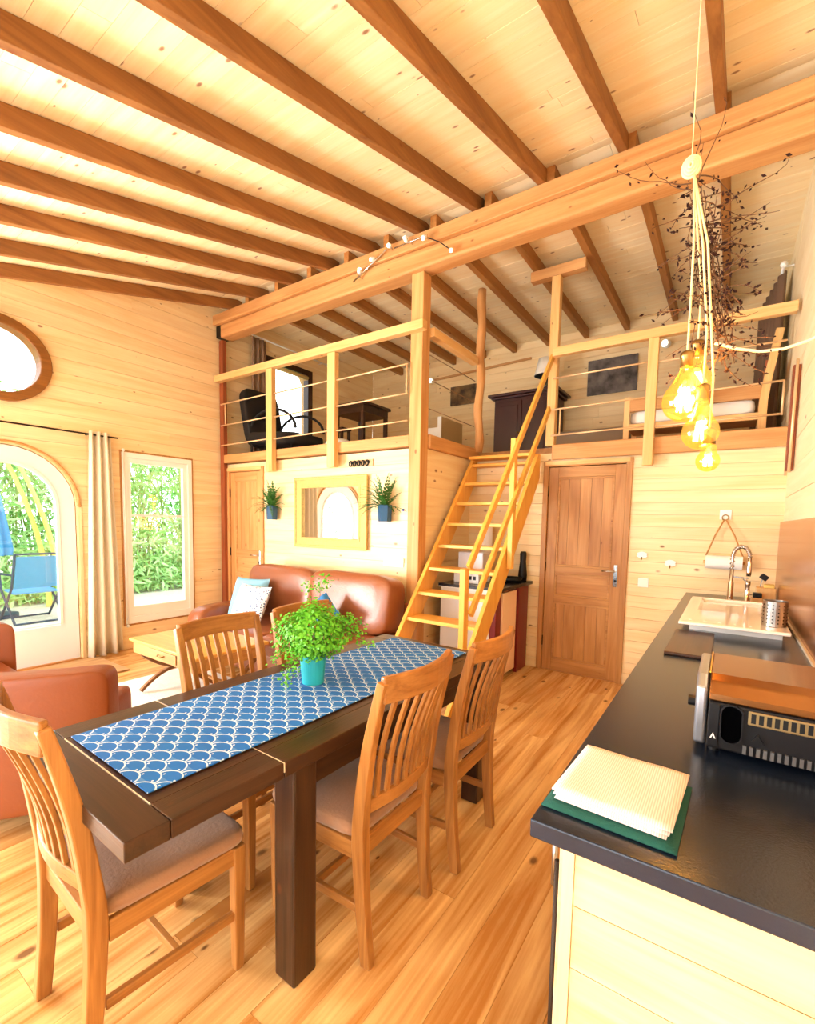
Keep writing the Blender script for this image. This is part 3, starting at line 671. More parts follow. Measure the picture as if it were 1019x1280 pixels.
# towels
def towel(name, x0, x1, y0, y1, z, n, th, mat, label, rz, seed):
    rr = random.Random(seed); m = MB()
    cx, cy = (x0 + x1) / 2, (y0 + y1) / 2; M = rotm(0, 0, rz)
    for k in range(n):
        a, b = (x1 - x0) / 2 - .004 * (n - 1 - k) * rr.uniform(.2, 1), (y1 - y0) / 2 - .002 * k
        N_ = 12; vs = []; fs = []
        for lay in (0, 1):
            for i in range(N_ + 1):
                for j in range(N_ + 1):
                    u, v = i / N_ * 2 - 1, j / N_ * 2 - 1; q = M @ Vector((u * a, v * b, 0))
                    e = max(abs(u), abs(v)); h = th * k + (th * .96 if lay else 0) - (th * .35 * (e ** 8) if lay else -th * .3 * e ** 8)
                    vs.append((cx + q.x, cy + q.y, z + h + (.0012 * math.sin(5 * u + k) * math.cos(4 * v) if k and lay else 0)))
        P = (N_ + 1) ** 2
        for i in range(N_):
            for j in range(N_):
                o = i * (N_ + 1) + j; fs += [(o, o + 1, o + N_ + 2, o + N_ + 1), (P + o, P + o + N_ + 1, P + o + N_ + 2, P + o + 1)]
        edge = [i * (N_ + 1) for i in range(N_ + 1)] + [N_ * (N_ + 1) + j for j in range(1, N_ + 1)] + [i * (N_ + 1) + N_ for i in range(N_ - 1, -1, -1)] + [j for j in range(N_ - 1, 0, -1)]
        for i in range(len(edge)): a_, b_ = edge[i], edge[(i + 1) % len(edge)]; fs.append((a_, b_, P + b_, P + a_))
        m.add(vs, fs)
    return tag(m.build(name, mat, smooth=True), label, 'towel')
towel('folded_towel', -.268, -.036, .872, 1.125, .9155, 1, .008, plain('teal_cloth', (14, 84, 76), .9, bump=.3, bscale=300), 'dark teal folded cloth under the white tea towel', -.03, 1)
m_, nt_, b_ = newmat('white_waffle'); b_.inputs['Base Color'].default_value = lin((250, 244, 240)) + (1,); b_.inputs['Roughness'].default_value = .9
tc_ = nt_.nodes.new('ShaderNodeTexCoord'); wv = nt_.nodes.new('ShaderNodeTexWave'); wv.inputs['Scale'].default_value = 75; nt_.links.new(tc_.outputs['Object'], wv.inputs[0])
mx_ = nt_.nodes.new('ShaderNodeMix'); mx_.data_type = 'RGBA'; mx_.inputs[6].default_value = lin((236, 230, 228)) + (1,); mx_.inputs[7].default_value = lin((216, 192, 188)) + (1,)
nt_.links.new(wv.outputs['Fac'], mx_.inputs[0]); nt_.links.new(mx_.outputs[2], b_.inputs['Base Color']); MATS['white_waffle'] = m_
towel('folded_towel', -.256, -.044, .895, 1.14, .924, 3, .007, 'white_waffle', 'white ribbed tea towel folded on the worktop corner', -.05, 2)

# paper roll on rope, hooks, switches
ph = thing('paper_towel_holder', 'white paper towel roll hanging by a rope loop on the plank wall', 'holder', (-.03, YB - .05, 1.15))
Bx(-.075, .005, YB - .012, YB - .001, 1.54, 1.62).build('hook_plate', WHITE, ph, bevel=.003)
MB().tube([(-.035 + .022 * math.sin(a), YB - .02, 1.555 + .022 * math.cos(a)) for a in [2 * PI * i / 16 for i in range(16)]], .004, 6, True).build('ring', BRASS, ph, smooth=True)
for sx, ex in ((-.04, -.15), (-.03, .10)):
    MB().tube([(sx, YB - .03, 1.54), ((sx + ex) / 2, YB - .05, 1.41), (ex, YB - .07, 1.24)], .006, 6).build('rope', plain('leather_strap', (190, 140, 80), .8), ph, smooth=True)
MB().lathe((-.15, YB - .075, 1.19), [(.0, 0), (.055, 0), (.055, .25), (0, .25)], 24, rotm(0, PI / 2, 0)).build('roll', plain('white_paper', (252, 250, 248), .9), ph, smooth=False)
MB().tube([(-.165, YB - .075, 1.19), (.115, YB - .075, 1.19)], .012, 8).build('dowel', 'beam_x', ph, smooth=True)
for nm, px, pz, lb in (('wall_hook', -.635, 1.215, 'white petal-shaped wall hook beside the panelled kitchen door'), ('wall_hook', -.41, 1.155, 'white fan-shaped wall hook on the plank wall above the worktop')):
    h = thing(nm, lb, 'hook', (px, YB, pz))
    MB().prism([(px + .035 * math.sin(a) * (1 + .4 * abs(math.cos(3 * a))), pz + .03 * math.cos(a)) for a in [2 * PI * i / 20 for i in range(20)]], lambda a, b, d: Vector((a, YB + d, b)), -.012, -.001).build('plate', WHITE, h)
    MB().tube([(px, YB - .008, pz - .02), (px, YB - .04, pz - .04), (px, YB - .045, pz - .02)], .005, 6).build('prong', BRASS, h, smooth=True)
def plate(x0, x1, z0, z1, y, label):
    s = thing('wall_switch', label, 'switch', ((x0 + x1) / 2, y, z0))
    Bx(x0, x1, y - .012, y - .002, z0, z1).build('cover', WHITE, s, bevel=.003)
    n = 3 if x1 - x0 > .15 else 1
    for i in range(n):
        w = (x1 - x0) / n; Bx(x0 + i * w + .012, x0 + (i + 1) * w - .012, y - .015, y - .012, z0 + .014, z1 - .014).build('rocker', WHITE, s, bevel=.002)
plate(-.655, -.57, .925, 1.01, YB, 'white light switch beside the panelled kitchen door')
plate(-2.80, -2.56, 1.035, 1.12, YM, 'wide white switch plate beside the corner post above the sofa')

# ------------------------------------------------------------------ mirror, wall planters, ornament
mi = thing('wall_mirror', 'rectangular mirror in a carved gold frame on the plank wall above the sofa', 'mirror', (-3.53, YM, 1.17))
GOLD = plain('gilt_frame', (206, 176, 106), .42, .5, bump=.9, bscale=90, var=.3, vscale=40)
pm = lambda a, b, d: Vector((a, YM + d, b))
MB().ring(rect(-4.054, -3.005, 1.177, 1.93), rect(-3.955, -3.10, 1.27, 1.835), pm, -.035, -.004).build('frame', GOLD, mi, bevel=.012, seg=3)
MB().ring(rect(-4.06, -3.0, 1.171, 1.936), rect(-4.03, -3.03, 1.20, 1.906), pm, -.045, -.03).build('outer_moulding', GOLD, mi, bevel=.005)
MB().ring(rect(-3.965, -3.09, 1.262, 1.843), rect(-3.945, -3.11, 1.282, 1.823), pm, -.04, -.012).build('inner_bead', GOLD, mi, bevel=.004)
Bx(-3.955, -3.10, YM - .012, YM - .008, 1.27, 1.835).build('mirror_glass', MIRROR, mi)
def frond(m, base, d, up_, ln, wd, n=9, droop=1., leaf=True):
    """an arching frond with paired leaflets"""
    d = Vector(d).normalized(); p = Vector(base); v = (d * (1 - up_) + Vector((0, 0, up_))).normalized(); stp = ln / n; pts = [p.copy()]
    for i in range(n):
        p = p + v * stp; v = (v + Vector((0, 0, -.13 * droop))).normalized(); pts.append(p.copy())
    sd = d.cross(Vector((0, 0, 1))).normalized()
    for i in range(1, n + 1):
        t = i / n; w = wd * math.sin(PI * min(1, .15 + t * .85)) + .004; a = pts[i]; f = (pts[i] - pts[i - 1]).normalized()
        for s_ in (1, -1):
            q = a + sd * s_ * w + f * stp * .5 + Vector((0, 0, -.15 * w))
            m.add([a - f * stp * .45, q - f * stp * .2, q + f * stp * .25, a + f * stp * .35], [(0, 1, 2, 3)])
    m.tube(pts, .0018, 4)
def planter(px, pz, label, sd):
    rr = random.Random(sd); t = thing('wall_planter', label, 'planter', (px, YM - .07, pz))
    n = 6; MB().lathe((px, YM - .075, pz), [(0, 0), (.062, 0), (.07, .16), (.062, .16), (.056, .02), (0, .02)], n, rotm(0, 0, PI / 6)).build('pot', plain('teal_blue_pot', (6, 74, 116), .45), t)
    MB().lathe((px, YM - .075, pz + .13), [(0, 0), (.057, 0), (.057, .005), (0, .005)], 6, rotm(0, 0, PI / 6)).build('soil', plain('soil', (60, 42, 30), .9), t)
    m = MB()
    for i in range(48):
        a = rr.uniform(PI * 1.02, PI * 1.98); frond(m, (px + rr.uniform(-.03, .03), YM - .08, pz + .14), (math.cos(a), math.sin(a) * .55, 0), rr.uniform(.12, .92), rr.uniform(.16, .32), .018, 9, rr.uniform(.5, 1.4))
    stuff(m.build('fern_fronds', DGREEN, t))
planter(-4.40, 1.47, 'teal hexagonal wall pot with a fern between the pine door and the mirror', 3)
planter(-2.745, 1.47, 'teal hexagonal wall pot with a fern between the mirror and the corner post', 4)
orn = thing('wall_ornament', 'small pale sign with dark scrolling metal letters above the mirror', 'ornament', (-3.11, YM, 2.02))
Bx(-3.24, -2.95, YM - .012, YM - .002, 2.02, 2.085).build('plate', plain('ornament_plate', (190, 160, 120), .6), orn, bevel=.003)
m = MB()
for i in range(5):
    cx = -3.24 + .055 * i; m.tube([(cx + .026 * math.cos(a) * (1 - a / 14), YM - .02, 2.05 + .034 * math.sin(a) * (1 - a / 14)) for a in [k * .5 for k in range(16)]], .0065, 5)
m.build('scroll_letters', BLACK, orn)
pin = tag(MB().lathe((-2.575, YM - .002, 1.585), [(.0, 0), (.012, 0), (.012, .012), (0, .014)], 12, rotm(PI / 2, 0, 0)).build('blue_pin', plain('pin_blue', (50, 50, 160), .4), smooth=True), 'tiny blue pin in the plank wall beside the corner post', 'pin')

# ------------------------------------------------------------------ dining table
TX, TY, TA = -1.402, .449, -.025
dt = thing('dining_table', 'dark brown extending dining table with framed leaf and chunky square legs', 'table', (TX, TY, 0), rz=TA)
def tb_(a0, a1, b0, b1, z0, z1, nm, mat, bev=.003):     # a along the table, b across
    return Bx(b0, b1, a0, a1, z0, z1).build(nm, mat, dt, bevel=bev, local=True)
TZ, TW, TL = .77, .377, 1.83; JN = .43; FR = .10
# leaf
tb_(0, FR, -TW, TW, TZ - .048, TZ, 'end_board', 'darkwood_x')
for s_ in (1, -1): tb_(FR + .0015, JN - .003, s_ * TW if s_ < 0 else TW - FR, -TW + FR if s_ < 0 else TW, TZ - .048, TZ, 'edge_board', 'darkwood_y')
for i in range(3): w = (2 * TW - 2 * FR) / 3; tb_(FR + .004, JN - .003, -TW + FR + i * w + .0015, -TW + FR + (i + 1) * w - .0015, TZ - .03, TZ - .0008, 'leaf_board', 'darkwood_y', .001)
tb_(FR + .0005, FR + .003, -TW + FR, TW - FR, TZ - .03, TZ + .0004, 'inlay', plain('pale_inlay', (230, 214, 190), .4), 0)
tb_(JN - .0025, JN + .0005, -TW, TW, TZ - .03, TZ - .0015, 'inlay', plain('pale_inlay', (230, 214, 190), .4), 0)
# main top
for s_ in (1, -1): tb_(JN + .002, TL - FR - .001, -TW if s_ < 0 else TW - FR, -TW + FR if s_ < 0 else TW, TZ - .048, TZ, 'edge_board', 'darkwood_y')
tb_(TL - FR, TL, -TW, TW, TZ - .048, TZ, 'end_board', 'darkwood_x')
for i in range(4): w = (2 * TW - 2 * FR) / 4; tb_(JN + .002, TL - FR - .001, -TW + FR + i * w + .001, -TW + FR + (i + 1) * w - .001, TZ - .03, TZ - .0008, 'top_board', 'darkwood_y', .001)
LEG = .095
for a in (JN + .02 + .03, TL - LEG - .04):
    for b in (-TW + .045, TW - LEG - .0):
        b = -TW + .02 if b < 0 else TW - LEG - .02
        tb_(a, a + LEG, b, b + LEG, 0, TZ - .05, 'leg', 'darkwood_z', .008)
for s_ in (1, -1):
    b = s_ * (TW - .055); tb_(JN + .05 + LEG, TL - LEG - .04, b - .012, b + .012, TZ - .15, TZ - .05, 'apron', 'darkwood_y', .002)
for a in (JN + .08, TL - .08): tb_(a - .012, a + .012, -TW + .02 + LEG, TW - .02 - LEG, TZ - .15, TZ - .05, 'apron', 'darkwood_x', .002)
for s_ in (1, -1): tb_(.06, JN + .3, s_ * .22 - .02, s_ * .22 + .02, TZ - .085, TZ - .05, 'slide_rail', 'darkwood_y', .002)

# runner with scallop print
def scallop():
    m, nt, b = newmat('scallop_print'); N = nt.nodes.new; L = nt.links.new
    tc = N('ShaderNodeTexCoord'); sp = N('ShaderNodeSeparateXYZ'); L(tc.outputs['Object'], sp.inputs[0])
    def M(op, a, b_=None, c=None):
        n = N('ShaderNodeMath'); n.operation = op
        for i, q in enumerate((a, b_, c)):
            if q is None: continue
            if isinstance(q, (int, float)): n.inputs[i].default_value = q
            else: L(q, n.inputs[i])
        return n.outputs[0]
    w = .088; S = .40; ASP = 1.0
    u = M('DIVIDE', M('ADD', sp.outputs[0], 10.0), w); v = M('DIVIDE', M('ADD', sp.outputs[1], 10.0), w * ASP)
    row = M('FLOOR', M('DIVIDE', v, S))
    def dist(r):
        par = M('FRACT', M('MULTIPLY', r, .5))           # 0 or .5
        du = M('SUBTRACT', M('FRACT', M('ADD', u, par)), .5)
        dv = M('SUBTRACT', v, M('MULTIPLY', r, S))
        return M('SQRT', M('ADD', M('MULTIPLY', du, du), M('MULTIPLY', dv, dv))), du, dv
    d1, u1, v1 = dist(M('SUBTRACT', row, 1)); d0, u0_, v0_ = dist(row)
    use = M('LESS_THAN', d1, .5); inv = M('SUBTRACT', 1, use)
    d = M('ADD', M('MULTIPLY', d1, use), M('MULTIPLY', d0, inv)); uu = M('ADD', M('MULTIPLY', u1, use), M('MULTIPLY', u0_, inv)); vv = M('ADD', M('MULTIPLY', v1, use), M('MULTIPLY', v0_, inv))
    line = M('MULTIPLY', M('GREATER_THAN', d, .45), M('LESS_THAN', d, .502))
    far = M('GREATER_THAN', d, .505)
    # ring of small dots
    ang = M('ARCTAN2', uu, vv); k = M('SUBTRACT', M('FRACT', M('ADD', M('MULTIPLY', ang, 2.2), .5)), .5)
    dot = M('LESS_THAN', M('ADD', M('POWER', M('MULTIPLY', k, .14), 2), M('POWER', M('SUBTRACT', d, .47), 2)), .0016)
    dd = M('ADD', M('POWER', M('SUBTRACT', M('ABSOLUTE', uu), .30), 2), M('POWER', M('SUBTRACT', vv, .12), 2))
    dot2 = M('LESS_THAN', dd, .0014)
    white = M('MINIMUM', 1, M('ADD', line, dot2))
    nz = N('ShaderNodeTexNoise'); nz.inputs['Scale'].default_value = 5; L(tc.outputs['Object'], nz.inputs['Vector'])
    mb = N('ShaderNodeMix'); mb.data_type = 'RGBA'; mb.inputs[6].default_value = lin((4, 84, 180)) + (1,); mb.inputs[7].default_value = lin((12, 120, 210)) + (1,); L(nz.outputs['Fac'], mb.inputs[0])
    gap = N('ShaderNodeMix'); gap.data_type = 'RGBA'; L(mb.outputs[2], gap.inputs[6]); gap.inputs[7].default_value = lin((70, 130, 205)) + (1,); L(far, gap.inputs[0])
    mx = N('ShaderNodeMix'); mx.data_type = 'RGBA'; L(gap.outputs[2], mx.inputs[6]); mx.inputs[7].default_value = lin((198, 220, 242)) + (1,); L(white, mx.inputs[0])
    L(mx.outputs[2], b.inputs['Base Color']); b.inputs['Roughness'].default_value = .85
    MATS['scallop_print'] = m; return m
scallop()
run = MB(); na, nb = 50, 14; vs = []; fs = []
for i in range(na + 1):
    for j in range(nb + 1):
        a = .115 + (1.765 - .115) * i / na; b = -.265 + .5 * j / nb
        e = .0012 * math.sin(9 * a + 3 * b) * math.cos(7 * b) + .0016
        vs.append((b, a, e))
for i in range(na):
    for j in range(nb): o = i * (nb + 1) + j; fs.append((o, o + 1, o + nb + 2, o + nb + 1))
run.add(vs, fs); ro = run.build('table_runner', 'scallop_print'); ro.location = (TX, TY, TZ + .0022); ro.rotation_euler = (0, 0, TA)
so = ro.modifiers.new('thick', 'SOLIDIFY'); so.thickness = .003; so.offset = 1
tag(ro, 'blue table runner with white scallop print along the dining table', 'table runner')

# potted fern on the table
PX, PY, PZ = -1.424, 1.374, TZ + .0075
pf_ = thing('potted_fern', 'bushy bright green maidenhair fern in a turquoise pot on the blue runner', 'potted plant', (PX, PY, PZ))
MB().lathe((PX, PY, PZ), [(0, 0), (.043, 0), (.046, .004), (.056, .125), (.053, .125), (.046, .02), (0, .02)], 32).build('pot', plain('turquoise_pot', (36, 170, 186), .45), pf_, smooth=False)
MB().lathe((PX, PY, PZ + .105), [(0, 0), (.05, 0), (.05, .004), (0, .004)], 20).build('soil', plain('soil', (60, 42, 30), .9), pf_)
rr = random.Random(11); fo = MB(); stm = MB()
def leaflet(m, p, s, nrm):
    n = Vector(nrm).normalized(); a = n.orthogonal().normalized(); b = n.cross(a); t = rr.uniform(0, 6.28); a, b = a * math.cos(t) + b * math.sin(t), b * math.cos(t) - a * math.sin(t)
    m.add([p - a * s * .2, p + b * s * .55 + a * s * .3, p + b * s * .3 + a * s * .85, p - b * s * .3 + a * s * .85, p - b * s * .55 + a * s * .3], [(0, 1, 2, 3, 4)])
CRT = Vector((.82, .567, 0)); CTW = Vector((.567, -.82, 0))       # sideways and toward the dining end
for i in range(4200):
    d = Vector((rr.gauss(0, 1), rr.gauss(0, 1), rr.gauss(.15, 1))).normalized(); r = rr.uniform(.35, 1) ** .5
    lump = 1 + .16 * math.sin(5 * d.x + 2) * math.cos(4 * d.y) + .12 * math.sin(7 * d.z + 3 * d.x)
    q = Vector((PX, PY, PZ + .215)) + Vector((d.x * .148, d.y * .148, d.z * (.125 if d.z > 0 else .115))) * r * lump
    leaflet(fo, q, rr.uniform(.007, .014), (d.x + rr.gauss(0, .5), d.y + rr.gauss(0, .5), d.z + .6 + rr.gauss(0, .4)))
for i in range(40):
    a = rr.uniform(0, 2 * PI); el = rr.uniform(.3, 1); v = Vector((math.cos(a) * (1 - el * .6), math.sin(a) * (1 - el * .6), el)).normalized(); p = Vector((PX, PY, PZ + .108))
    stm.tube([p + v * .16 * k / 5 + Vector((0, 0, -.03 * (k / 5) ** 2)) for k in range(6)], .001, 3)
for sd, tw, dz, nn in ((.20, .0, .13, 26), (.23, .01, .05, 20), (.05, -.03, .33, 14), (-.02, -.02, .30, 8), (-.15, .03, .10, 22), (-.13, .08, .0, 20), (-.09, .12, -.06, 22), (-.06, .13, -.075, 16)):
    p = Vector((PX, PY, PZ + .12)); tgt = p + CRT * sd + CTW * tw + Vector((0, 0, dz)); pts = [p.lerp(tgt, k / 10) + Vector((0, 0, .09 * math.sin(PI * k / 10))) for k in range(11)]
    stm.tube(pts, .0012, 3)
    for k in range(6, 11):
        for _ in range(nn):
            q = pts[k] + Vector((rr.gauss(0, .017), rr.gauss(0, .017), rr.gauss(0, .012))); q.z = max(q.z, PZ + .006); leaflet(fo, q, rr.uniform(.007, .014), (rr.gauss(0, .5), rr.gauss(0, .5) - .2, 1))
stuff(fo.build('fern_leaflets', GREEN, pf_)); stuff(stm.build('fern_stems', plain('fern_stem', (90, 60, 30), .6), pf_))

# ------------------------------------------------------------------ dining chairs
def smooth(pts, n=4):
    P = [Vector(q) for q in pts]; out = []
    for i in range(len(P) - 1):
        a, b, c, d = P[max(i - 1, 0)], P[i], P[i + 1], P[min(i + 2, len(P) - 1)]
        for k in range(n):
            t = k / n; out.append(.5 * ((2 * b) + (c - a) * t + (2 * a - 5 * b + 4 * c - d) * t * t + (3 * b - a - 3 * c + d) * t ** 3))
    return out + [P[-1]]
def resamp(v, n=4):
    out = []
    for i in range(len(v) - 1): out += [v[i] + (v[i + 1] - v[i]) * k / n for k in range(n)]
    return out + [v[-1]]
def make_chair():
    c = thing('dining_chair', '', 'chair', (0, 0, 0))
    def post(x, w=1):
        return [(x * .93, -.235, 0), (x * .95, -.215, .2), (x * .97, -.205, .42), (x * 1.0, -.215, .55), (x * 1.03, -.245, .75), (x * 1.05, -.300, .98)]
    for s_ in (-1, 1):
        MB().sweep(smooth(post(s_ * .195)), resamp([.034, .036, .04, .038, .034, .03]), resamp([.04, .044, .05, .046, .04, .03]), (1, 0, 0)).build('rear_leg', 'chairwood_z', c, bevel=.005)
        MB().sweep([(s_ * .2, .19, 0), (s_ * .202, .19, .425)], [.03, .04], [.03, .04], (1, 0, 0)).build('front_leg', 'chairwood_z', c, bevel=.004)
        MB().bar((s_ * .188, -.19, .19), (s_ * .2, .175, .19), .018, .03).build('stretcher', 'chairwood_y', c, bevel=.003)
        MB().bar((s_ * .195, -.18, .395), (s_ * .203, .175, .395), .02, .06).build('side_apron', 'chairwood_y', c, bevel=.003)
    MB().bar((-.19, 0, .19), (.19, 0, .19), .018, .028).build('stretcher', 'chairwood_x', c, bevel=.003)
    MB().bar((-.185, .19, .395), (.185, .19, .395), .02, .06).build('front_apron', 'chairwood_x', c, bevel=.003)
    MB().bar((-.175, -.205, .40), (.175, -.205, .40), .02, .06).build('rear_apron', 'chairwood_x', c, bevel=.003)
    def seat(p):
        if p.z > 0: p.z *= 1 - .25 * abs(p.y / .23) ** 4
        return Vector((p.x * (1 + .06 * p.y / .22), p.y, p.z))
    MB().pillow((0, .012, .452), (.43, .42, .062), None, .4, .22, 36, 12, seat).build('seat_cushion', SUEDE, c, smooth=True)
    n = 12; tp_ = [(-.205 + .41 * i / n, -.297 - .045 * math.sin(PI * i / n), .955) for i in range(n + 1)]
    MB().sweep(tp_, .024, .085, (0, 1, 0)).build('top_rail', 'chairwood_x', c, bevel=.006)
    lo = [(-.185 + .37 * i / n, -.218 - .025 * math.sin(PI * i / n), .545) for i in range(n + 1)]
    MB().sweep(lo, .022, .045, (0, 1, 0)).build('lower_rail', 'chairwood_x', c, bevel=.004)
    for k in range(7):
        u = (k + 1) / 8; xa = -.185 + .37 * u; xb = -.205 + .41 * u; bow = math.sin(PI * u)
        pts = [(xa + (xb - xa) * t, -.218 - .025 * bow - (.079 + .02 * bow) * t ** 1.6, .555 + .37 * t) for t in (0, .33, .66, 1)]
        MB().sweep(smooth(pts, 3), .022, .012, (1, 0, 0)).build('slat', 'chairwood_z', c, bevel=.002)
    return c
ch = make_chair()
spots = [((-1.454, .689), -.05, 'oak slat-back dining chair pushed under the leaf end of the table'),
         ((-1.135, 1.30), PI / 2 + .0, 'oak slat-back dining chair beside the table leaf joint, facing the sofa side'),
         ((-1.105, 1.835), PI / 2 + .02, 'oak slat-back dining chair beside the stair end of the table, facing the sofa side'),
         ((-1.68, 1.30), -PI / 2, 'oak slat-back dining chair on the sofa side, beside the coffee table'),
         ((-1.66, 1.81), -PI / 2, 'oak slat-back dining chair on the sofa side, behind the potted fern')]
for i, ((x, y), rz, lb) in enumerate(spots):
    o = ch if i == 0 else copy_tree(ch)
    o.location = (x, y, 0); o.rotation_euler = (0, 0, rz); o['label'] = lb; o['group'] = 'oak dining chairs around the table'

# ------------------------------------------------------------------ sofa and cushions
sf = thing('sofa', 'brown leather two-seat sofa with plump back cushions under the mirror', 'sofa', (-3.5, 3.1, 0))
def wob(p): return p + Vector((0, 0, .006 * math.sin(14 * p.x) * (1 if p.z > 0 else 0)))
Bx(-4.5, -2.42, 2.62, 3.5, .07, .3).build('base', LEATHER, sf, bevel=.04, seg=4)
for cx in (-3.86, -2.90):
    MB().pillow((cx, 2.93, .36), (.95, .72, .2), None, .35, .2, 36, 14, wob).build('seat_cushion', LEATHER, sf, smooth=True)
    MB().pillow((cx - .03, 3.36, .70), (1.03, .30, .56), rotm(-.16, 0, 0), .42, .24, 40, 20, lambda p: p + Vector((0, -.012 * math.sin(26 * p.x) * max(0, p.z) / .28, 0))).build('back_cushion', LEATHER, sf, smooth=True)
MB().pillow((-4.44, 3.03, .33), (.26, .86, .48), None, .5, .35, 32, 16).build('arm', LEATHER, sf, smooth=True)
Bx(-4.5, -2.42, 3.46, 3.58, .1, .72).build('back_frame', LEATHER, sf, bevel=.03, seg=3)
for px in (-4.45, -2.5):
    for py in (2.7, 3.45): Bx(px - .03, px + .03, py - .03, py + .03, 0, .08).build('foot', 'darkwood_z', sf)
def cushion(c, s, M, mat, label):
    def pin_(p):
        k = 1 - .10 * (1 - min(1, abs(p.x) / (s[0] / 2))) * abs(p.z) / (s[2] / 2); return Vector((p.x * (1 - .05 * (1 - abs(p.z * 2 / s[2]))), p.y, p.z * k))
    t = MB().pillow(c, s, M, .55, .45, 36, 18, None); return tag(t.build('throw_cushion', mat, smooth=True), label, 'cushion')
def flat_cushion(c, w, h, th, M, mat, label):
    N_ = 16; m = MB(); vs = []; fs = []; c = Vector(c)
    for side in (1, -1):
        for i in range(N_ + 1):
            for j in range(N_ + 1):
                u, v = i / N_ * 2 - 1, j / N_ * 2 - 1; pr = max(0, (1 - u ** 4) * (1 - v ** 4)) ** .55
                pin = 1 - .07 * (1 - abs(u) ** 2) * abs(v) ** 3; pin2 = 1 - .07 * (1 - abs(v) ** 2) * abs(u) ** 3
                vs.append(c + M @ Vector((u * w / 2 * pin2, side * th / 2 * pr, v * h / 2 * pin)))
    P = (N_ + 1) ** 2
    for i in range(N_):
        for j in range(N_): o = i * (N_ + 1) + j; fs += [(o, o + N_ + 1, o + N_ + 2, o + 1), (P + o, P + o + 1, P + o + N_ + 2, P + o + N_ + 1)]
    return tag(m.add(vs, fs).build('throw_cushion', mat, smooth=True), label, 'cushion')
# speckled print
m_, nt_, b_ = newmat('speckled_cloth'); tc_ = nt_.nodes.new('ShaderNodeTexCoord'); vo = nt_.nodes.new('ShaderNodeTexVoronoi'); vo.inputs['Scale'].default_value = 42
nt_.links.new(tc_.outputs['Object'], vo.inputs['Vector']); mr = nt_.nodes.new('ShaderNodeMath'); mr.operation = 'LESS_THAN'; mr.inputs[1].default_value = .34; nt_.links.new(vo.outputs['Distance'], mr.inputs[0])
mx_ = nt_.nodes.new('ShaderNodeMix'); mx_.data_type = 'RGBA'; mx_.inputs[6].default_value = lin((224, 230, 240)) + (1,); mx_.inputs[7].default_value = lin((70, 92, 130)) + (1,)
nt_.links.new(mr.outputs[0], mx_.inputs[0]); nt_.links.new(mx_.outputs[2], b_.inputs['Base Color']); b_.inputs['Roughness'].default_value = .9; MATS['speckled_cloth'] = m_
flat_cushion((-4.09, 3.03, .66), .42, .42, .14, rotm(-.4, 0, .25), plain('pale_blue_cloth', (132, 190, 226), .9), 'plain light blue cushion leaning on the sofa arm behind the speckled one')
flat_cushion((-3.86, 2.88, .64), .46, .38, .13, rotm(-.42, 0, .0), 'speckled_cloth', 'white cushion with small dark blue specks on the sofa')
flat_cushion((-2.98, 2.98, .62), .32, .32, .13, rotm(-.5, .5, -.35), plain('denim_blue', (46, 116, 176), .9), 'small mid-blue cushion tipped on its corner on the sofa')

# ------------------------------------------------------------------ armchairs
def armchair(label, loc, rz):
    c = thing('armchair', label, 'armchair', (loc[0], loc[1], 0), rz=rz)
    def curve(p): return Vector((p.x, p.y + .09 * (p.x / .39) ** 2, p.z))
    b = MB().pillow((0, -.33, .425), (.82, .15, .64), None, .16, .12, 52, 20, curve).build('backrest', LEATHER2, c, smooth=True, local=True)
    MB().sweep([(-.09, -.412, .12), (-.09, -.414, .4), (-.09, -.412, .70)], .006, .004, (1, 0, 0)).build('seam', LEATHER, b, local=True)
    for s_ in (-1, 1):
        MB().pillow((s_ * .27, -.02, .30), (.14, .58, .40), None, .3, .3, 30, 14).build('arm', LEATHER2, c, smooth=True, local=True)
    MB().pillow((0, .04, .34), (.54, .62, .2), None, .35, .2, 30, 12).build('seat_cushion', LEATHER2, c, smooth=True, local=True)
    Bx(-.36, .36, -.3, .34, .07, .27).build('base', LEATHER2, c, bevel=.03, seg=3, local=True)
    for px in (-.3, .3):
        for py in (-.26, .28): Bx(px - .025, px + .025, py - .025, py + .025, 0, .075).build('foot', 'darkwood_z', c, local=True)
armchair('tan leather tub armchair with its back to the dining table', (-2.645 - .74 * .33, .655 + .673 * .33), math.atan2(.74, .673))
armchair('tan leather tub armchair near the arched glass door', (-3.76, .64), -PI / 2)

# ------------------------------------------------------------------ coffee table, rug, mat
wood('legwood_y', (150, 98, 54), (106, 64, 32), 'y', 2, .4, 0, .03)
ct = thing('coffee_table', 'low wooden coffee table with curved crossed legs and a drawer', 'coffee table', (-3.55, 2.15, 0))
x0, x1, y0, y1 = -4.04, -3.06, 1.82, 2.46
Bx(x0, x1, y0, y1, .435, .46).build('top', wood('tabletop_gold', (228, 178, 92), (196, 138, 56), 'x', 1.5, .3, .05, .02), ct, bevel=.006)
for yy in (y0 + .02, y1 - .04): Bx(x0 + .03, x1 - .03, yy, yy + .02, .34, .435).build('apron', 'oak_x', ct)
for xx in (x0 + .03, x1 - .05): Bx(xx, xx + .02, y0 + .04, y1 - .04, .34, .435).build('apron', 'oak_y', ct)
dr = Bx(-3.75, -3.35, y0 + .012, y0 + .02, .352, .425).build('drawer_front', 'oak_x', ct, bevel=.002)
MB().tube([(-3.60, y0 + .01, .395), (-3.575, y0 - .012, .385), (-3.53, y0 - .012, .385), (-3.505, y0 + .01, .395)], .005, 6).build('pull', BRASS, dr, smooth=True)
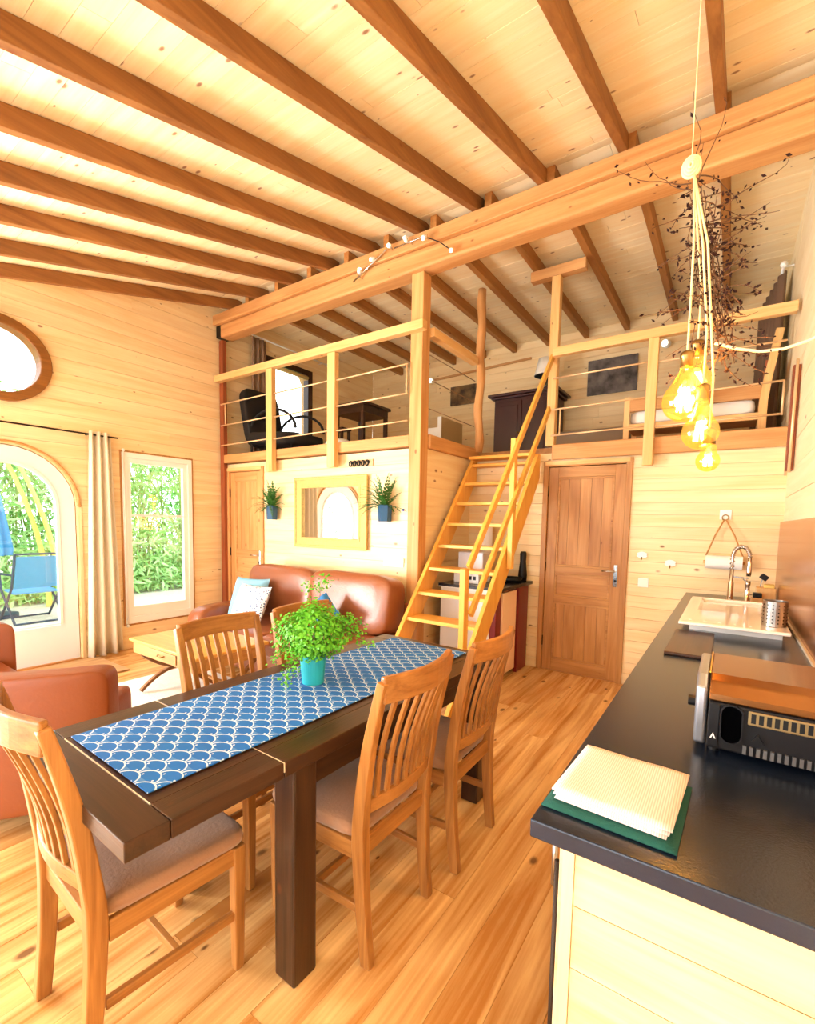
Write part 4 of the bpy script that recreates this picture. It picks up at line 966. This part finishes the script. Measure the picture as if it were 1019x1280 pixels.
for xx in (x0 + .09, x1 - .09):
    yc, hw = (y0 + y1) / 2, (y1 - y0) / 2 - .04
    MB().sweep([(xx, yc + hw * t, .178 + .165 * abs(t) ** 1.8) for t in [i / 10 - 1 for i in range(21)]], .035, .026, (1, 0, 0)).build('curved_leg', 'legwood_y', ct, bevel=.004)
    MB().sweep([(xx, yc + hw * t, .152 - .138 * abs(t) ** 1.8) for t in [i / 10 - 1 for i in range(21)]], .035, .026, (1, 0, 0)).build('curved_leg', 'legwood_y', ct, bevel=.004)
MB().tube([(x0 + .1, 2.14, .17), (x1 - .1, 2.14, .17)], .016, 10).build('stretcher', 'oak_x', ct, smooth=True)
ct.location.z = .012
tag(Bx(-4.35, -2.75, 1.45, 2.55, .0005, .008).build('rug', plain('pale_rug', (226, 226, 220), .95, bump=.5, bscale=60, var=.12, vscale=18)), 'pale woven rug under the coffee table', 'rug')
tag(Bx(-5.36, -4.66, 1.5, 2.1, .0005, .016).build('door_mat', wood('matwood', (196, 158, 112), (160, 120, 78), 'y', 2, .8, 0, .02), bevel=.004), 'flat brown mat before the arched glass door', 'mat')

# ------------------------------------------------------------------ curtains
def curtain(name, p0, p1, z0, z1, folds, depth, mat, label, taper=1.0, seed=0, nrm=(1, 0, 0)):
    rr = random.Random(seed); n = folds * 10; m = MB(); vs = []; fs = []; p0 = Vector(p0); p1 = Vector(p1); nr = Vector(nrm); rows = 10
    ph = [rr.uniform(-.4, .4) for _ in range(folds + 1)]
    for j in range(rows + 1):
        t = j / rows
        for i in range(n + 1):
            u = i / n; mid = .5 + (u - .5) * (taper + (1 - taper) * t)
            p = p0.lerp(p1, mid); w = depth * (.7 + .3 * t) * math.sin(2 * PI * folds * u + ph[int(u * folds)] * t * .6)
            q = p + nr * w; vs.append((q.x, q.y, z1 + (z0 - z1) * t))
    for j in range(rows):
        for i in range(n): o = j * (n + 1) + i; fs.append((o, o + 1, o + n + 2, o + n + 1))
    o = m.add(vs, fs).build(name, mat, smooth=True); s = o.modifiers.new('thick', 'SOLIDIFY'); s.thickness = .003
    return tag(o, label, 'curtain')
LINEN = plain('pale_linen', (226, 216, 194), .9, bump=.2, bscale=200)
curtain('curtain', (XL + .085, 2.02, 0), (XL + .085, 2.36, 0),   .015, 2.325, 3, .05, LINEN, 'pale linen curtain gathered beside the arched glass door', .58, 1)
cr_ = thing('curtain_rod', 'thin dark curtain rod above the arched glass door', 'curtain rod', (XL, 1.4, 2.29))
MB().tube([(XL + .085, .5, 2.29), (XL + .085, 2.36, 2.29)], .008, 8).build('rod', plain('dark_iron', (60, 48, 40), .5, .8), cr_, smooth=True)
for yy in (.6, 2.09): MB().tube([(XL + .005, yy, 2.29), (XL + .085, yy, 2.29)], .007, 6).build('bracket', plain('dark_iron', (60, 48, 40), .5, .8), cr_)
TAUPE = plain('taupe_cloth', (150, 122, 98), .9)
curtain('curtain', (XL + .09, 4.02, 0), (XL + .09, 4.30, 0), LZ + .01, 3.88, 3, .03, TAUPE, 'taupe curtain beside the dark-framed loft window', .8, 2)
l2 = thing('curtain_rod', 'white curtain rod above the dark-framed loft window', 'curtain rod', (XL, 4.7, 3.9))
MB().tube([(XL + .09, 3.98, 3.90), (XL + .09, 5.45, 3.90)], .012, 8).build('rod', WHITE, l2, smooth=True)
for yy in (3.98, 5.45): MB().lathe((XL + .09, yy, 3.9), [(0, -.02), (.02, -.01), (.024, 0), (.02, .01), (0, .02)], 10, rotm(PI / 2, 0, 0)).build('finial', WHITE, l2, smooth=True)
for yy in (4.1, 5.35): MB().tube([(XL + .002, yy, 3.9), (XL + .09, yy, 3.9)], .006, 6).build('bracket', WHITE, l2)
curtain('curtain', (XR - .07, 5.62, 0), (XR - .2, 6.5, 0), LZ + .01, 3.84, 6, .035, plain('brown_cloth', (120, 92, 70), .9), 'brown curtain on the cream side wall in the loft', 1, 3)
l3 = thing('curtain_rod', 'white curtain rod on the cream side wall in the loft', 'curtain rod', (XR, 5.8, 3.86))
MB().tube([(XR - .08, 5.55, 3.86), (XR - .08, 6.4, 3.86)], .012, 8).build('rod', WHITE, l3, smooth=True)
MB().lathe((XR - .08, 5.55, 3.86), [(0, -.03), (.026, -.015), (.03, 0), (.026, .015), (0, .03)], 12, rotm(PI / 2, 0, 0)).build('finial', WHITE, l3, smooth=True)
MB().tube([(XR - .002, 5.6, 3.86), (XR - .08, 5.6, 3.86)], .008, 6).build('bracket', WHITE, l3)

# ------------------------------------------------------------------ pendant cluster with dried branches
pd = thing('pendant_lamp', 'cluster of three glowing amber globe bulbs on long pale cords over the worktop', 'pendant lamp', (-.15, 1.8, 1.64))
CORD = plain('pale_cord', (236, 214, 160), .7); AMB = glassy('amber_glass', (255, 222, 140), .10)
FIL = plain('filament', (255, 190, 90), .5, emit=((255, 190, 90), 90))
em_ = AMB.node_tree; e1 = em_.nodes.new('ShaderNodeEmission'); e1.inputs[0].default_value = (1, .62, .12, 1); e1.inputs[1].default_value = .35
a1 = em_.nodes.new('ShaderNodeAddShader'); em_.links.new(em_.nodes['Mix Shader'].outputs[0], a1.inputs[0]); em_.links.new(e1.outputs[0], a1.inputs[1]); em_.links.new(a1.outputs[0], em_.nodes['Material Output'].inputs[0])
RX, RZ = -.17, 2.61; CEZ = zr(1.8) + .02
MB().tube([(RX, 1.8, RZ), (RX - .005, 1.8, 3.64)], .0016, 6).build('ceiling_cord', CORD, pd)
MB().lathe((RX - .005, 1.8, 3.612), [(0, 0), (.035, 0), (.04, .012), (.04, .03), (0, .03)], 16).build('ceiling_rose', WHITE, pd)
m = MB()
for i in range(4): m.tube([(RX + (.006 + .006 * i) * math.cos(a), 1.785 + .004 * i, RZ + (.008 + .008 * i) * math.sin(a)) for a in [2 * PI * k / 20 for k in range(20)]], .005, 6, True)
m.build('cord_coil', CORD, pd, smooth=True)
bulbs = [(-.148, 1.80, 1.885, .066), (-.108, 1.82, 1.80, .0), (-.098, 1.80, 1.772, .052), (-.073, 1.80, 1.68, .034)]
bulbs = [(-.148, 1.80, 1.880, .066, .055), (-.125, 1.88, 1.955, .052, .05), (-.098, 1.80, 1.775, .054, .06), (-.072, 1.80, 1.682, .034, .03)]
for bx, by, bz, br, nk in bulbs:
    top = bz + br + nk
    MB().tube([(RX + .01, 1.79, RZ - .03), ((RX + bx) / 2 + .01, (1.79 + by) / 2, RZ - .25), (bx, by, top + .2), (bx, by, top + .03)], .0036, 6).build('cord', CORD, pd, smooth=True)
    MB().lathe((bx, by, top - .012), [(0, .05), (.012, .05), (.02, .044), (.021, .03), (.018, .026), (.019, 0), (0, 0)], 16).build('socket', BRASS, pd, smooth=True)
    pr = [(0, -br)] + [(br * math.cos(a), br * math.sin(a)) for a in [-PI / 2 + PI * k / 16 for k in range(1, 13)]] + [(.021, br + nk * .45), (.017, br + nk - .012)]
    g = MB().lathe((bx, by, bz), pr, 24).build('bulb_glass', AMB, pd, smooth=True)
    fl_ = MB()
    for k in range(6):
        a = 2 * PI * k / 6; fl_.tube([(bx + .3 * br * math.cos(a), by + .3 * br * math.sin(a), bz - .5 * br), (bx + .16 * br * math.cos(a + .5), by + .16 * br * math.sin(a + .5), bz + .65 * br)], .0022 + br * .03, 5)
    fl_.build('filament', FIL, g)
    lp = bpy.data.lights.new('bulb_light', 'POINT'); lp.energy = 9 * (br / .06) ** 2; lp.color = (1, .68, .3); lp.shadow_soft_size = br * .5
    lo_ = bpy.data.objects.new('bulb_light', lp); COL.objects.link(lo_); lo_.parent = pd; lo_.location = Vector((bx, by, bz)) - Vector((-.15, 1.8, 1.64))
# dried branches
db = thing('dried_branches', 'bundle of dried twigs with dark buds hanging along the lamp cords', 'dried branches', (-.1, 1.85, 1.9))
rr = random.Random(5); tw_ = MB(); bud = MB()
def budat(p, s):
    d = Vector((rr.gauss(0, 1), rr.gauss(0, 1), rr.gauss(0, 1))).normalized(); a = d.orthogonal().normalized(); b = d.cross(a)
    bud.add([p + d * s, p - d * s] + [p + (a * math.cos(t) + b * math.sin(t)) * s * .48 for t in (0, PI / 2, PI, 3 * PI / 2)], [(0, 2, 3), (0, 3, 4), (0, 4, 5), (0, 5, 2), (1, 3, 2), (1, 4, 3), (1, 5, 4), (1, 2, 5)])
def twig(p, v, ln, nb, drop=.0):
    p = Vector(p); v = Vector(v).normalized(); n = 8; pts = [p.copy()]
    for i in range(n):
        p = p + v * ln / n; v = (v + Vector((rr.gauss(0, .16), rr.gauss(0, .16), rr.gauss(0, .13) - drop))).normalized(); pts.append(p.copy())
    tw_.tube(pts, [.0022 - .0014 * i / n for i in range(n + 1)], 4)
    for _ in range(nb):
        q = pts[rr.randrange(2, n + 1)] + Vector((rr.gauss(0, .008), rr.gauss(0, .008), rr.gauss(0, .008))); budat(q, rr.uniform(.0055, .0105))
    return pts
for i in range(20):                                     # main hanging stems
    a = (-.15 + rr.gauss(0, .02), 1.86 + rr.gauss(0, .03), 2.60 - rr.uniform(0, .25)); b = Vector((-.06 + rr.gauss(0, .03), 1.86 + rr.gauss(0, .04), 1.98 + rr.uniform(0, .2)))
    pts = [Vector(a).lerp(b, k / 8) + Vector((rr.gauss(0, .006), rr.gauss(0, .006), 0)) for k in range(9)]; tw_.tube(pts, .0018, 4)
    for _ in range(11): budat(pts[rr.randrange(1, 9)] + Vector((rr.gauss(0, .02), rr.gauss(0, .02), rr.gauss(0, .02))), rr.uniform(.0055, .0105))
for i in range(70):
    z = rr.uniform(2.0, 2.62); x = -.15 + (2.6 - z) * .15
    twig((x, 1.86, z), (rr.gauss(.1, .9), rr.gauss(0, .7), rr.gauss(-.05, .35)), rr.uniform(.06, .19), 6, .04)
twig((RX, 1.83, 2.58), (-.9, .1, .25), .26, 7); twig((RX, 1.83, 2.56), (-.8, .3, .5), .2, 5); twig((RX, 1.83, 2.55), (.5, .1, .9), .3, 3); twig((RX - .01, 1.85, 2.6), (.15, .1, 1), .3, 3, -.02)
twig((-.13, 1.86, 2.5), (.95, .1, .05), .26, 8); twig((-.12, 1.86, 2.45), (1, .1, -.1), .2, 8); twig((-.13, 1.86, 2.2), (-1, 0, 0), .17, 9); twig((-.05, 1.86, 2.05), (.5, 0, -.5), .16, 9); twig((-.05, 1.86, 2.02), (.2, 0, -.9), .14, 8)
stuff(tw_.build('twigs', plain('twig_brown', (96, 62, 34), .8), db)); stuff(bud.build('buds', plain('bud_maroon', (40, 12, 12), .7, spec=.2), db))
tag(MB().tube([(-.075 + .06 * i, 1.83 + .03 * i, 2.06 - .045 * math.sin(PI * min(1, i / 5)) + .006 * i) for i in range(7)], .0045, 6).build('white_cable', plain('white_cord', (246, 240, 228), .6), smooth=True), 'white cable looping from the pendant cluster to the cream side wall', 'cable')

# ------------------------------------------------------------------ track spotlights on the ridge beam
def spot(parent, p, d, r=.02, ln=.05, mat=WHITE):
    d = Vector(d).normalized(); p = Vector(p); q = p + d * ln
    h = MB().tube([p, p + d * ln * .3, q], [r * .6, r, r], 12).build('spot_head', mat, parent, smooth=True)
    MB().tube([q - d * .002, q + d * .002], r * .8, 12).build('spot_lens', plain('spot_lens', (255, 244, 220), .3, emit=((255, 236, 200), 4)), h)
tk = thing('track_light', 'zigzag chrome track of small white spotlights on the ridge beam', 'track light', (-2.65, 3.5, 3.9))
pts = [(-3.10, 3.50, 3.745), (-2.70, 3.50, 3.925), (-2.62, 3.5, 3.905), (-2.25, 3.47, 3.885)]
for a, b in ((0, 1), (2, 3)): MB().tube([pts[a], pts[b]], .007, 8).build('track_bar', CHROME, tk, smooth=True)
for p in ((-3.03, 3.5, 3.775), (-2.84, 3.51, 3.87), (-2.66, 3.51, 3.925), (-2.44, 3.5, 3.9), (-2.27, 3.48, 3.885)):
    MB().tube([(p[0], 3.558 if p[2] < 3.86 else 3.53, p[2]), p], .007, 6).build('stem', CHROME, tk)
for p, d in (((-3.02, 3.49, 3.79), (.3, -.3, .3)), ((-2.84, 3.5, 3.88), (-.3, -.6, -.3)), ((-2.66, 3.5, 3.935), (.2, -.8, -.3)), ((-2.47, 3.49, 3.905), (-.2, -.5, .6)), ((-2.27, 3.47, 3.885), (0, -.6, -.6))): spot(tk, p, d)
bc = thing('bulb_holder', 'small white bulb holder on a black wire at the ridge beam', 'bulb', (-2.04, 3.5, 3.7))
MB().tube([(-2.27, 3.51, 3.89), (-2.15, 3.515, 3.82), (-2.05, 3.53, 3.735)], .004, 6).build('wire', BLACK, bc)
spot(bc, (-2.05, 3.53, 3.735), (.3, -.5, -.4), .018, .04)
# loft wall fittings
lw = thing('wall_strip', 'thin wooden batten along the loft back wall', 'batten', (-3.3, YF, 3.8))
MB().bar((-4.15, YF - .018, 3.80), (-2.5, YF - .018, 3.86), .022, .03).build('batten', 'beam_x', lw)
l4 = thing('wall_spotlight', 'white spotlight at the end of the wooden batten in the loft', 'spotlight', (-4.13, YF, 3.8)); spot(l4, (-4.17, YF - .004, 3.80), (0, -1, -.2), .045, .08)
l5 = thing('wall_spotlight', 'white spotlight on the loft back wall beside the dark picture', 'spotlight', (-.75, YF, 3.7)); spot(l5, (-.76, YF - .004, 3.72), (-.4, -1, -.1), .05, .09)

# ------------------------------------------------------------------ loft furniture
def picture(x0, x1, z0, z1, label, c1, c2):
    p = thing('picture', label, 'picture', ((x0 + x1) / 2, YF, z0)); nm = 'picture_print_%d' % int(c1[0] + c2[0])
    m, nt, b = newmat(nm); tc = nt.nodes.new('ShaderNodeTexCoord'); n = nt.nodes.new('ShaderNodeTexNoise'); n.inputs['Scale'].default_value = 7; n.inputs['Detail'].default_value = 6; nt.links.new(tc.outputs['Object'], n.inputs['Vector'])
    mr = nt.nodes.new('ShaderNodeMapRange'); mr.inputs['From Min'].default_value = .35; mr.inputs['From Max'].default_value = .65; nt.links.new(n.outputs['Fac'], mr.inputs['Value'])
    mx = nt.nodes.new('ShaderNodeMix'); mx.data_type = 'RGBA'; mx.inputs[6].default_value = lin(c1) + (1,); mx.inputs[7].default_value = lin(c2) + (1,); nt.links.new(mr.outputs[0], mx.inputs[0]); nt.links.new(mx.outputs[2], b.inputs['Base Color'])
    MATS[nm] = m
    Bx(x0, x1, YF - .03, YF - .005, z0, z1).build('canvas', nm, p, bevel=.003)
picture(-1.70, -1.09, 3.215, 3.67, 'wide dark grey picture on the loft back wall behind the railing', (38, 34, 34), (120, 112, 108))
picture(-3.815, -3.37, 3.34, 3.635, 'dark brown landscape picture on the loft back wall near the batten', (50, 34, 22), (140, 110, 70))
wd = thing('wardrobe', 'dark mahogany wardrobe with a moulded cornice in the loft', 'wardrobe', (-2.4, 6.35, LZ))
MAH = plain('mahogany', (58, 18, 14), .35, var=.3, vscale=5)
Bx(-2.78, -1.98, 6.1, 6.6, LZ + .06, 3.17).build('body', MAH, wd, bevel=.004)
Bx(-2.82, -1.94, 6.06, 6.62, 3.17, 3.2).build('cornice', MAH, wd, bevel=.008); Bx(-2.86, -1.90, 6.03, 6.64, 3.2, 3.235).build('cornice', MAH, wd, bevel=.008)
Bx(-2.8, -1.96, 6.08, 6.61, LZ, LZ + .06).build('plinth', MAH, wd)
for a in (-2.74, -2.37):
    d = Bx(a, a + .355, 6.083, 6.1, LZ + .1, 3.13).build('door', MAH, wd, bevel=.004); Bx(a + .05, a + .305, 6.075, 6.083, LZ + .16, 3.07).build('panel', MAH, d, bevel=.006)
    MB().lathe((a + (.32 if a < -2.5 else .035), 6.083, 2.7), [(0, 0), (.012, .005), (.014, .02), (0, .026)], 10, rotm(PI / 2, 0, 0)).build('knob', BRASS, d, smooth=True)
tl = thing('table_lamp', 'black vase lamp with a white shade on top of the wardrobe', 'lamp', (-2.13, 6.25, 3.235))
MB().lathe((-2.13, 6.25, 3.235), [(0, 0), (.035, 0), (.035, .01), (.05, .05), (.065, .11), (.05, .17), (.02, .2), (.018, .26), (0, .26)], 20).build('base', plain('black_glaze', (18, 18, 16), .15), tl, smooth=True)
MB().lathe((-2.13, 6.25, 3.44), [(.15, 0), (.10, .22), (.097, .22), (.147, 0)], 28).build('shade', plain('white_shade', (246, 240, 228), .8), tl, smooth=True)
wb = thing('storage_chest', 'white chest with a beige side on the loft floor behind the stair opening', 'chest', (-3.4, 5.9, LZ))
Bx(-3.75, -3.36, 5.6, 5.63, LZ, 2.78).build('front_panel', WHITE, wb); Bx(-3.36, -3.33, 5.6, 6.2, LZ, 2.92).build('side_panel', plain('beige_panel', (206, 176, 128), .6), wb)
Bx(-3.75, -3.36, 5.63, 6.2, LZ, 2.72).build('body', WHITE, wb); Bx(-3.385, -3.33, 5.585, 5.6, LZ, 2.92).build('edge_post', WHITE, wb)
# wooden table with stool and white bundle
lt = thing('writing_table', 'small dark brown square table in the loft beside the window', 'table', (-4.15, 4.9, LZ))
Bx(-4.45, -3.90, 4.62, 5.2, 2.965, 3.0).build('top', 'darkwood_x', lt, bevel=.004)
Bx(-4.42, -3.93, 4.65, 5.17, 2.87, 2.965).build('apron', 'darkwood_x', lt)
for px in (-4.42, -3.975):
    for py in (4.65, 5.125): Bx(px, px + .045, py, py + .045, LZ, 2.87).build('leg', 'darkwood_z', lt, bevel=.003)
ls = thing('stool', 'dark wooden stool tucked under the loft table', 'stool', (-4.3, 4.55, LZ))
Bx(-4.38, -4.08, 4.42, 4.6, 2.62, 2.65).build('seat', 'darkwood_x', ls, bevel=.004)
for px in (-4.37, -4.12):
    for py in (4.43, 4.56): Bx(px, px + .03, py, py + .03, LZ, 2.62).build('leg', 'darkwood_z', ls)
tag(MB().pillow((-3.96, 4.22, LZ + .105), (.36, .26, .21), None, .8, .8, 24, 14, lambda p: p * (1 + .06 * math.sin(20 * p.x) * math.cos(17 * p.z))).build('paper_bundle', WHITE, smooth=True), 'crumpled white bundle on the loft floor by the railing', 'bundle')
tag(MB().pillow((-3.3, 4.6, LZ + .06), (1.0, .8, .12), None, .4, .25, 28, 10).build('floor_mattress', plain('white_sheet', (240, 236, 228), .9)), 'low white mattress on the loft floor behind the railing', 'mattress')
# black lounge chair
bl = thing('lounge_chair', 'black lounge chair with hooped armrests in the loft behind the railing', 'chair', (-4.9, 4.0, LZ))
BK = plain('black_cloth', (14, 13, 14), .75)
MB().pillow((-4.72, 4.05, LZ + .22), (.95, .56, .16), rotm(0, .08, 0), .35, .3, 30, 12).build('seat', BK, bl, smooth=True)
MB().pillow((-5.16, 4.05, LZ + .52), (.14, .56, .76), rotm(0, -.22, 0), .35, .3, 30, 14).build('backrest', BK, bl, smooth=True)
for yy in (3.82, 4.28):
    MB().tube([(-5.1 + .42 * (1 - math.cos(a)), yy, LZ + .30 + .30 * math.sin(a) * (1 - .25 * (a / PI))) for a in [PI * i / 14 for i in range(15)]], .016, 8).build('armrest', BK, bl, smooth=True)
for px in (-5.1, -4.35):
    for yy in (3.84, 4.26): MB().tube([(px, yy, LZ), (px, yy, LZ + .2)], .016, 8).build('leg', BK, bl)
# timber daybed
dbd = thing('daybed', 'rustic wooden daybed with a leaning end post in the loft near the side wall', 'bed', (-.05, 5.3, LZ))
MB().sweep([(.17, 5.05, LZ), (.17, 5.05, 2.55), (.19, 5.06, 2.75), (.25, 5.10, 3.15)], .05, .06, (0, 1, 0)).build('end_post', 'rail_z', dbd, bevel=.006)
MB().sweep([(.17, 5.5, LZ), (.17, 5.5, 2.55), (.19, 5.5, 2.75), (.25, 5.5, 3.15)], .05, .06, (0, 1, 0)).build('end_post', 'rail_z', dbd, bevel=.006)
Bx(-.9, .15, 5.03, 5.07, 2.58, 2.70).build('upper_rail', 'beam_x', dbd, bevel=.004); Bx(-.9, .15, 5.03, 5.07, 2.40, 2.46).build('lower_rail', 'rail_x', dbd, bevel=.004)
Bx(-.9, .14, 5.08, 5.49, 2.42, 2.46).build('slat_base', 'beam_x', dbd)
MB().pillow((-.38, 5.28, 2.53), (1.0, .4, .14), None, .35, .2, 30, 10).build('mattress', plain('white_sheet', (240, 236, 228), .9), dbd, smooth=True)
for yy in (5.05, 5.5): Bx(-.92, -.87, yy - .025, yy + .025, LZ, 2.72).build('corner_post', 'rail_z', dbd)
Bx(.165, .195, 5.08, 5.47, 2.75, 2.9).build('head_board', 'redwood_z', dbd)
tag(Bx(-1.9, -1.0, 5.6, 6.4, LZ, LZ + .32).build('low_bed', plain('grey_blanket', (150, 134, 116), .95, bump=.3, bscale=40), bevel=.06, seg=3), 'low bed under a grey-brown blanket in the loft below the dark picture', 'bed')

# ------------------------------------------------------------------ garden outside the left wall
gd = struct(Bx(-30, XL - .16, -12, 22, -.4, -.1).build('garden_ground', plain('gravel', (206, 204, 186), .95, bump=.8, bscale=30, var=.35, vscale=25)))
struct(Bx(-7.3, XL - .17, -3, 9, -.1, -.03).build('terrace', plain('terrace_stone', (226, 216, 200), .8, var=.08, vscale=3)))
rr = random.Random(21)
def culm(m, p, ht, r, lean):
    n = int(ht / .28); p = Vector(p); pts = []; rs = []
    for i in range(n + 1):
        t = i / n; q = p + Vector((lean[0] * t * t, lean[1] * t * t, ht * t)); pts += [q, q + Vector((0, 0, .012))]; rs += [r * (1 - .5 * t), r * 1.15 * (1 - .5 * t)]
    m.tube(pts, rs, 6)
bm_ = MB(); lv = MB(); lv2 = MB()
for i in range(330):
    x = -rr.uniform(10.0, 12.6); y = rr.uniform(-3.5, 12.5); culm(bm_, (x, y, -.1), rr.uniform(2.6, 3.7), rr.uniform(.012, .028), (rr.gauss(0, .5), rr.gauss(0, .6)))
def leafm(m, p, s):
    d = Vector((rr.gauss(0, .7), rr.gauss(0, .9), rr.gauss(-.5, .5))).normalized(); w = d.cross(Vector((rr.gauss(0, 1), rr.gauss(0, 1), 1))).normalized() * s * .11
    m.add([p, p + d * s * .4 + w, p + d * s, p + d * s * .4 - w], [(0, 1, 2, 3)])
for i in range(36000):
    x = -rr.uniform(9.9, 12.8); leafm(lv if rr.random() < .6 else lv2, Vector((x, rr.uniform(-3.5, 12.5), 3.7 * rr.random() ** .8)), rr.uniform(.12, .3))
for i in range(5000):
    leafm(lv2, Vector((-rr.uniform(9.9, 10.4), rr.uniform(2.5, 9), abs(rr.gauss(0, .7)))), rr.uniform(.15, .3))
th = thing('bamboo_thicket', 'dense green bamboo thicket filling the garden beyond the windows', 'bamboo', (-11, 4, -.1))
stuff(bm_.build('culms', plain('bamboo_green', (120, 160, 70), .5, var=.3, vscale=2), th)); stuff(lv.build('leaves', plain('bamboo_leaf', (120, 196, 96), .5, var=.4, vscale=2), th)); stuff(lv2.build('leaves_light', plain('bamboo_leaf_light', (176, 230, 150), .5, var=.3, vscale=2), th))
for i, (x, y, ln) in enumerate(((-9.5, 3.2, (.1, -1.4)), (-9.6, 3.05, (.1, -1.3)))):
    m = MB(); culm(m, (x, y, -.1), 3.9, .045, ln); tag(m.build('bamboo_culm', plain('bamboo_yellow', (232, 214, 110), .4), smooth=False), 'thick yellow bamboo cane leaning in the garden behind the blue chair', 'bamboo', 'yellow bamboo canes')
BLUE = plain('blue_canvas', (70, 150, 200), .8); NAVY = plain('navy_frame', (24, 60, 84), .5)
um = thing('garden_parasol', 'closed blue garden parasol standing outside the arched door', 'parasol', (-9.15, 2.25, -.1))
MB().tube([(-9.15, 2.25, -.06), (-9.15, 2.25, 2.25)], .022, 10).build('pole', NAVY, um)
vs = []; fs = []; n = 32
for j, (z, r) in enumerate(((.85, .17), (.95, .18), (1.3, .14), (1.7, .09), (2.1, .04), (2.2, .02))):
    for i in range(n): a = 2 * PI * i / n; q = r * (1 + .28 * math.sin(8 * a)); vs.append((-9.15 + q * math.cos(a), 2.25 + q * math.sin(a), z))
for j in range(5):
    for i in range(n): fs.append((j * n + i, j * n + (i + 1) % n, (j + 1) * n + (i + 1) % n, (j + 1) * n + i))
MB().add(vs, fs).build('canopy', BLUE, um, smooth=True); MB().lathe((-9.15, 2.25, -.1), [(0, 0), (.25, 0), (.25, .05), (.04, .08), (0, .08)], 20).build('base', NAVY, um)
gc = thing('garden_chair', 'blue canvas garden chair on the gravel outside the arched door', 'garden chair', (-8.5, 2.5, -.1))
MB().bar((-8.30, 2.5, .42), (-8.12, 2.5, .88), .56, .02, side=(0, 1, 0)).build('back_canvas', BLUE, gc); MB().bar((-8.32, 2.5, .34), (-8.75, 2.5, .36), .54, .02, side=(0, 1, 0)).build('seat_canvas', BLUE, gc)
for yy in (2.2, 2.8):
    MB().tube([(-8.85, yy, -.1), (-8.3, yy, .42), (-8.1, yy, .92)], .016, 8).build('frame_rail', NAVY, gc, smooth=True); MB().tube([(-8.2, yy, -.1), (-8.75, yy, .36), (-8.8, yy, .58)], .016, 8).build('frame_rail', NAVY, gc, smooth=True)
    MB().bar((-8.82, yy, .60), (-8.24, yy, .62), .04, .025).build('armrest', NAVY, gc)
MB().tube([(-8.1, 2.2, .92), (-8.1, 2.8, .92)], .014, 8).build('top_bar', NAVY, gc); MB().tube([(-8.2, 2.2, -.08), (-8.2, 2.8, -.08)], .014, 8).build('foot_bar', NAVY, gc); MB().tube([(-8.85, 2.2, -.08), (-8.85, 2.8, -.08)], .014, 8).build('foot_bar', NAVY, gc)
gt = thing('garden_table', 'blue garden table beside the closed parasol', 'table', (-9.0, 1.4, -.1))
Bx(-9.35, -8.6, .95, 1.85, .6, .63).build('top', NAVY, gt)
for px in (-9.3, -8.68):
    for py in (1.0, 1.77): Bx(px, px + .04, py, py + .04, -.1, .6).build('leg', NAVY, gt)
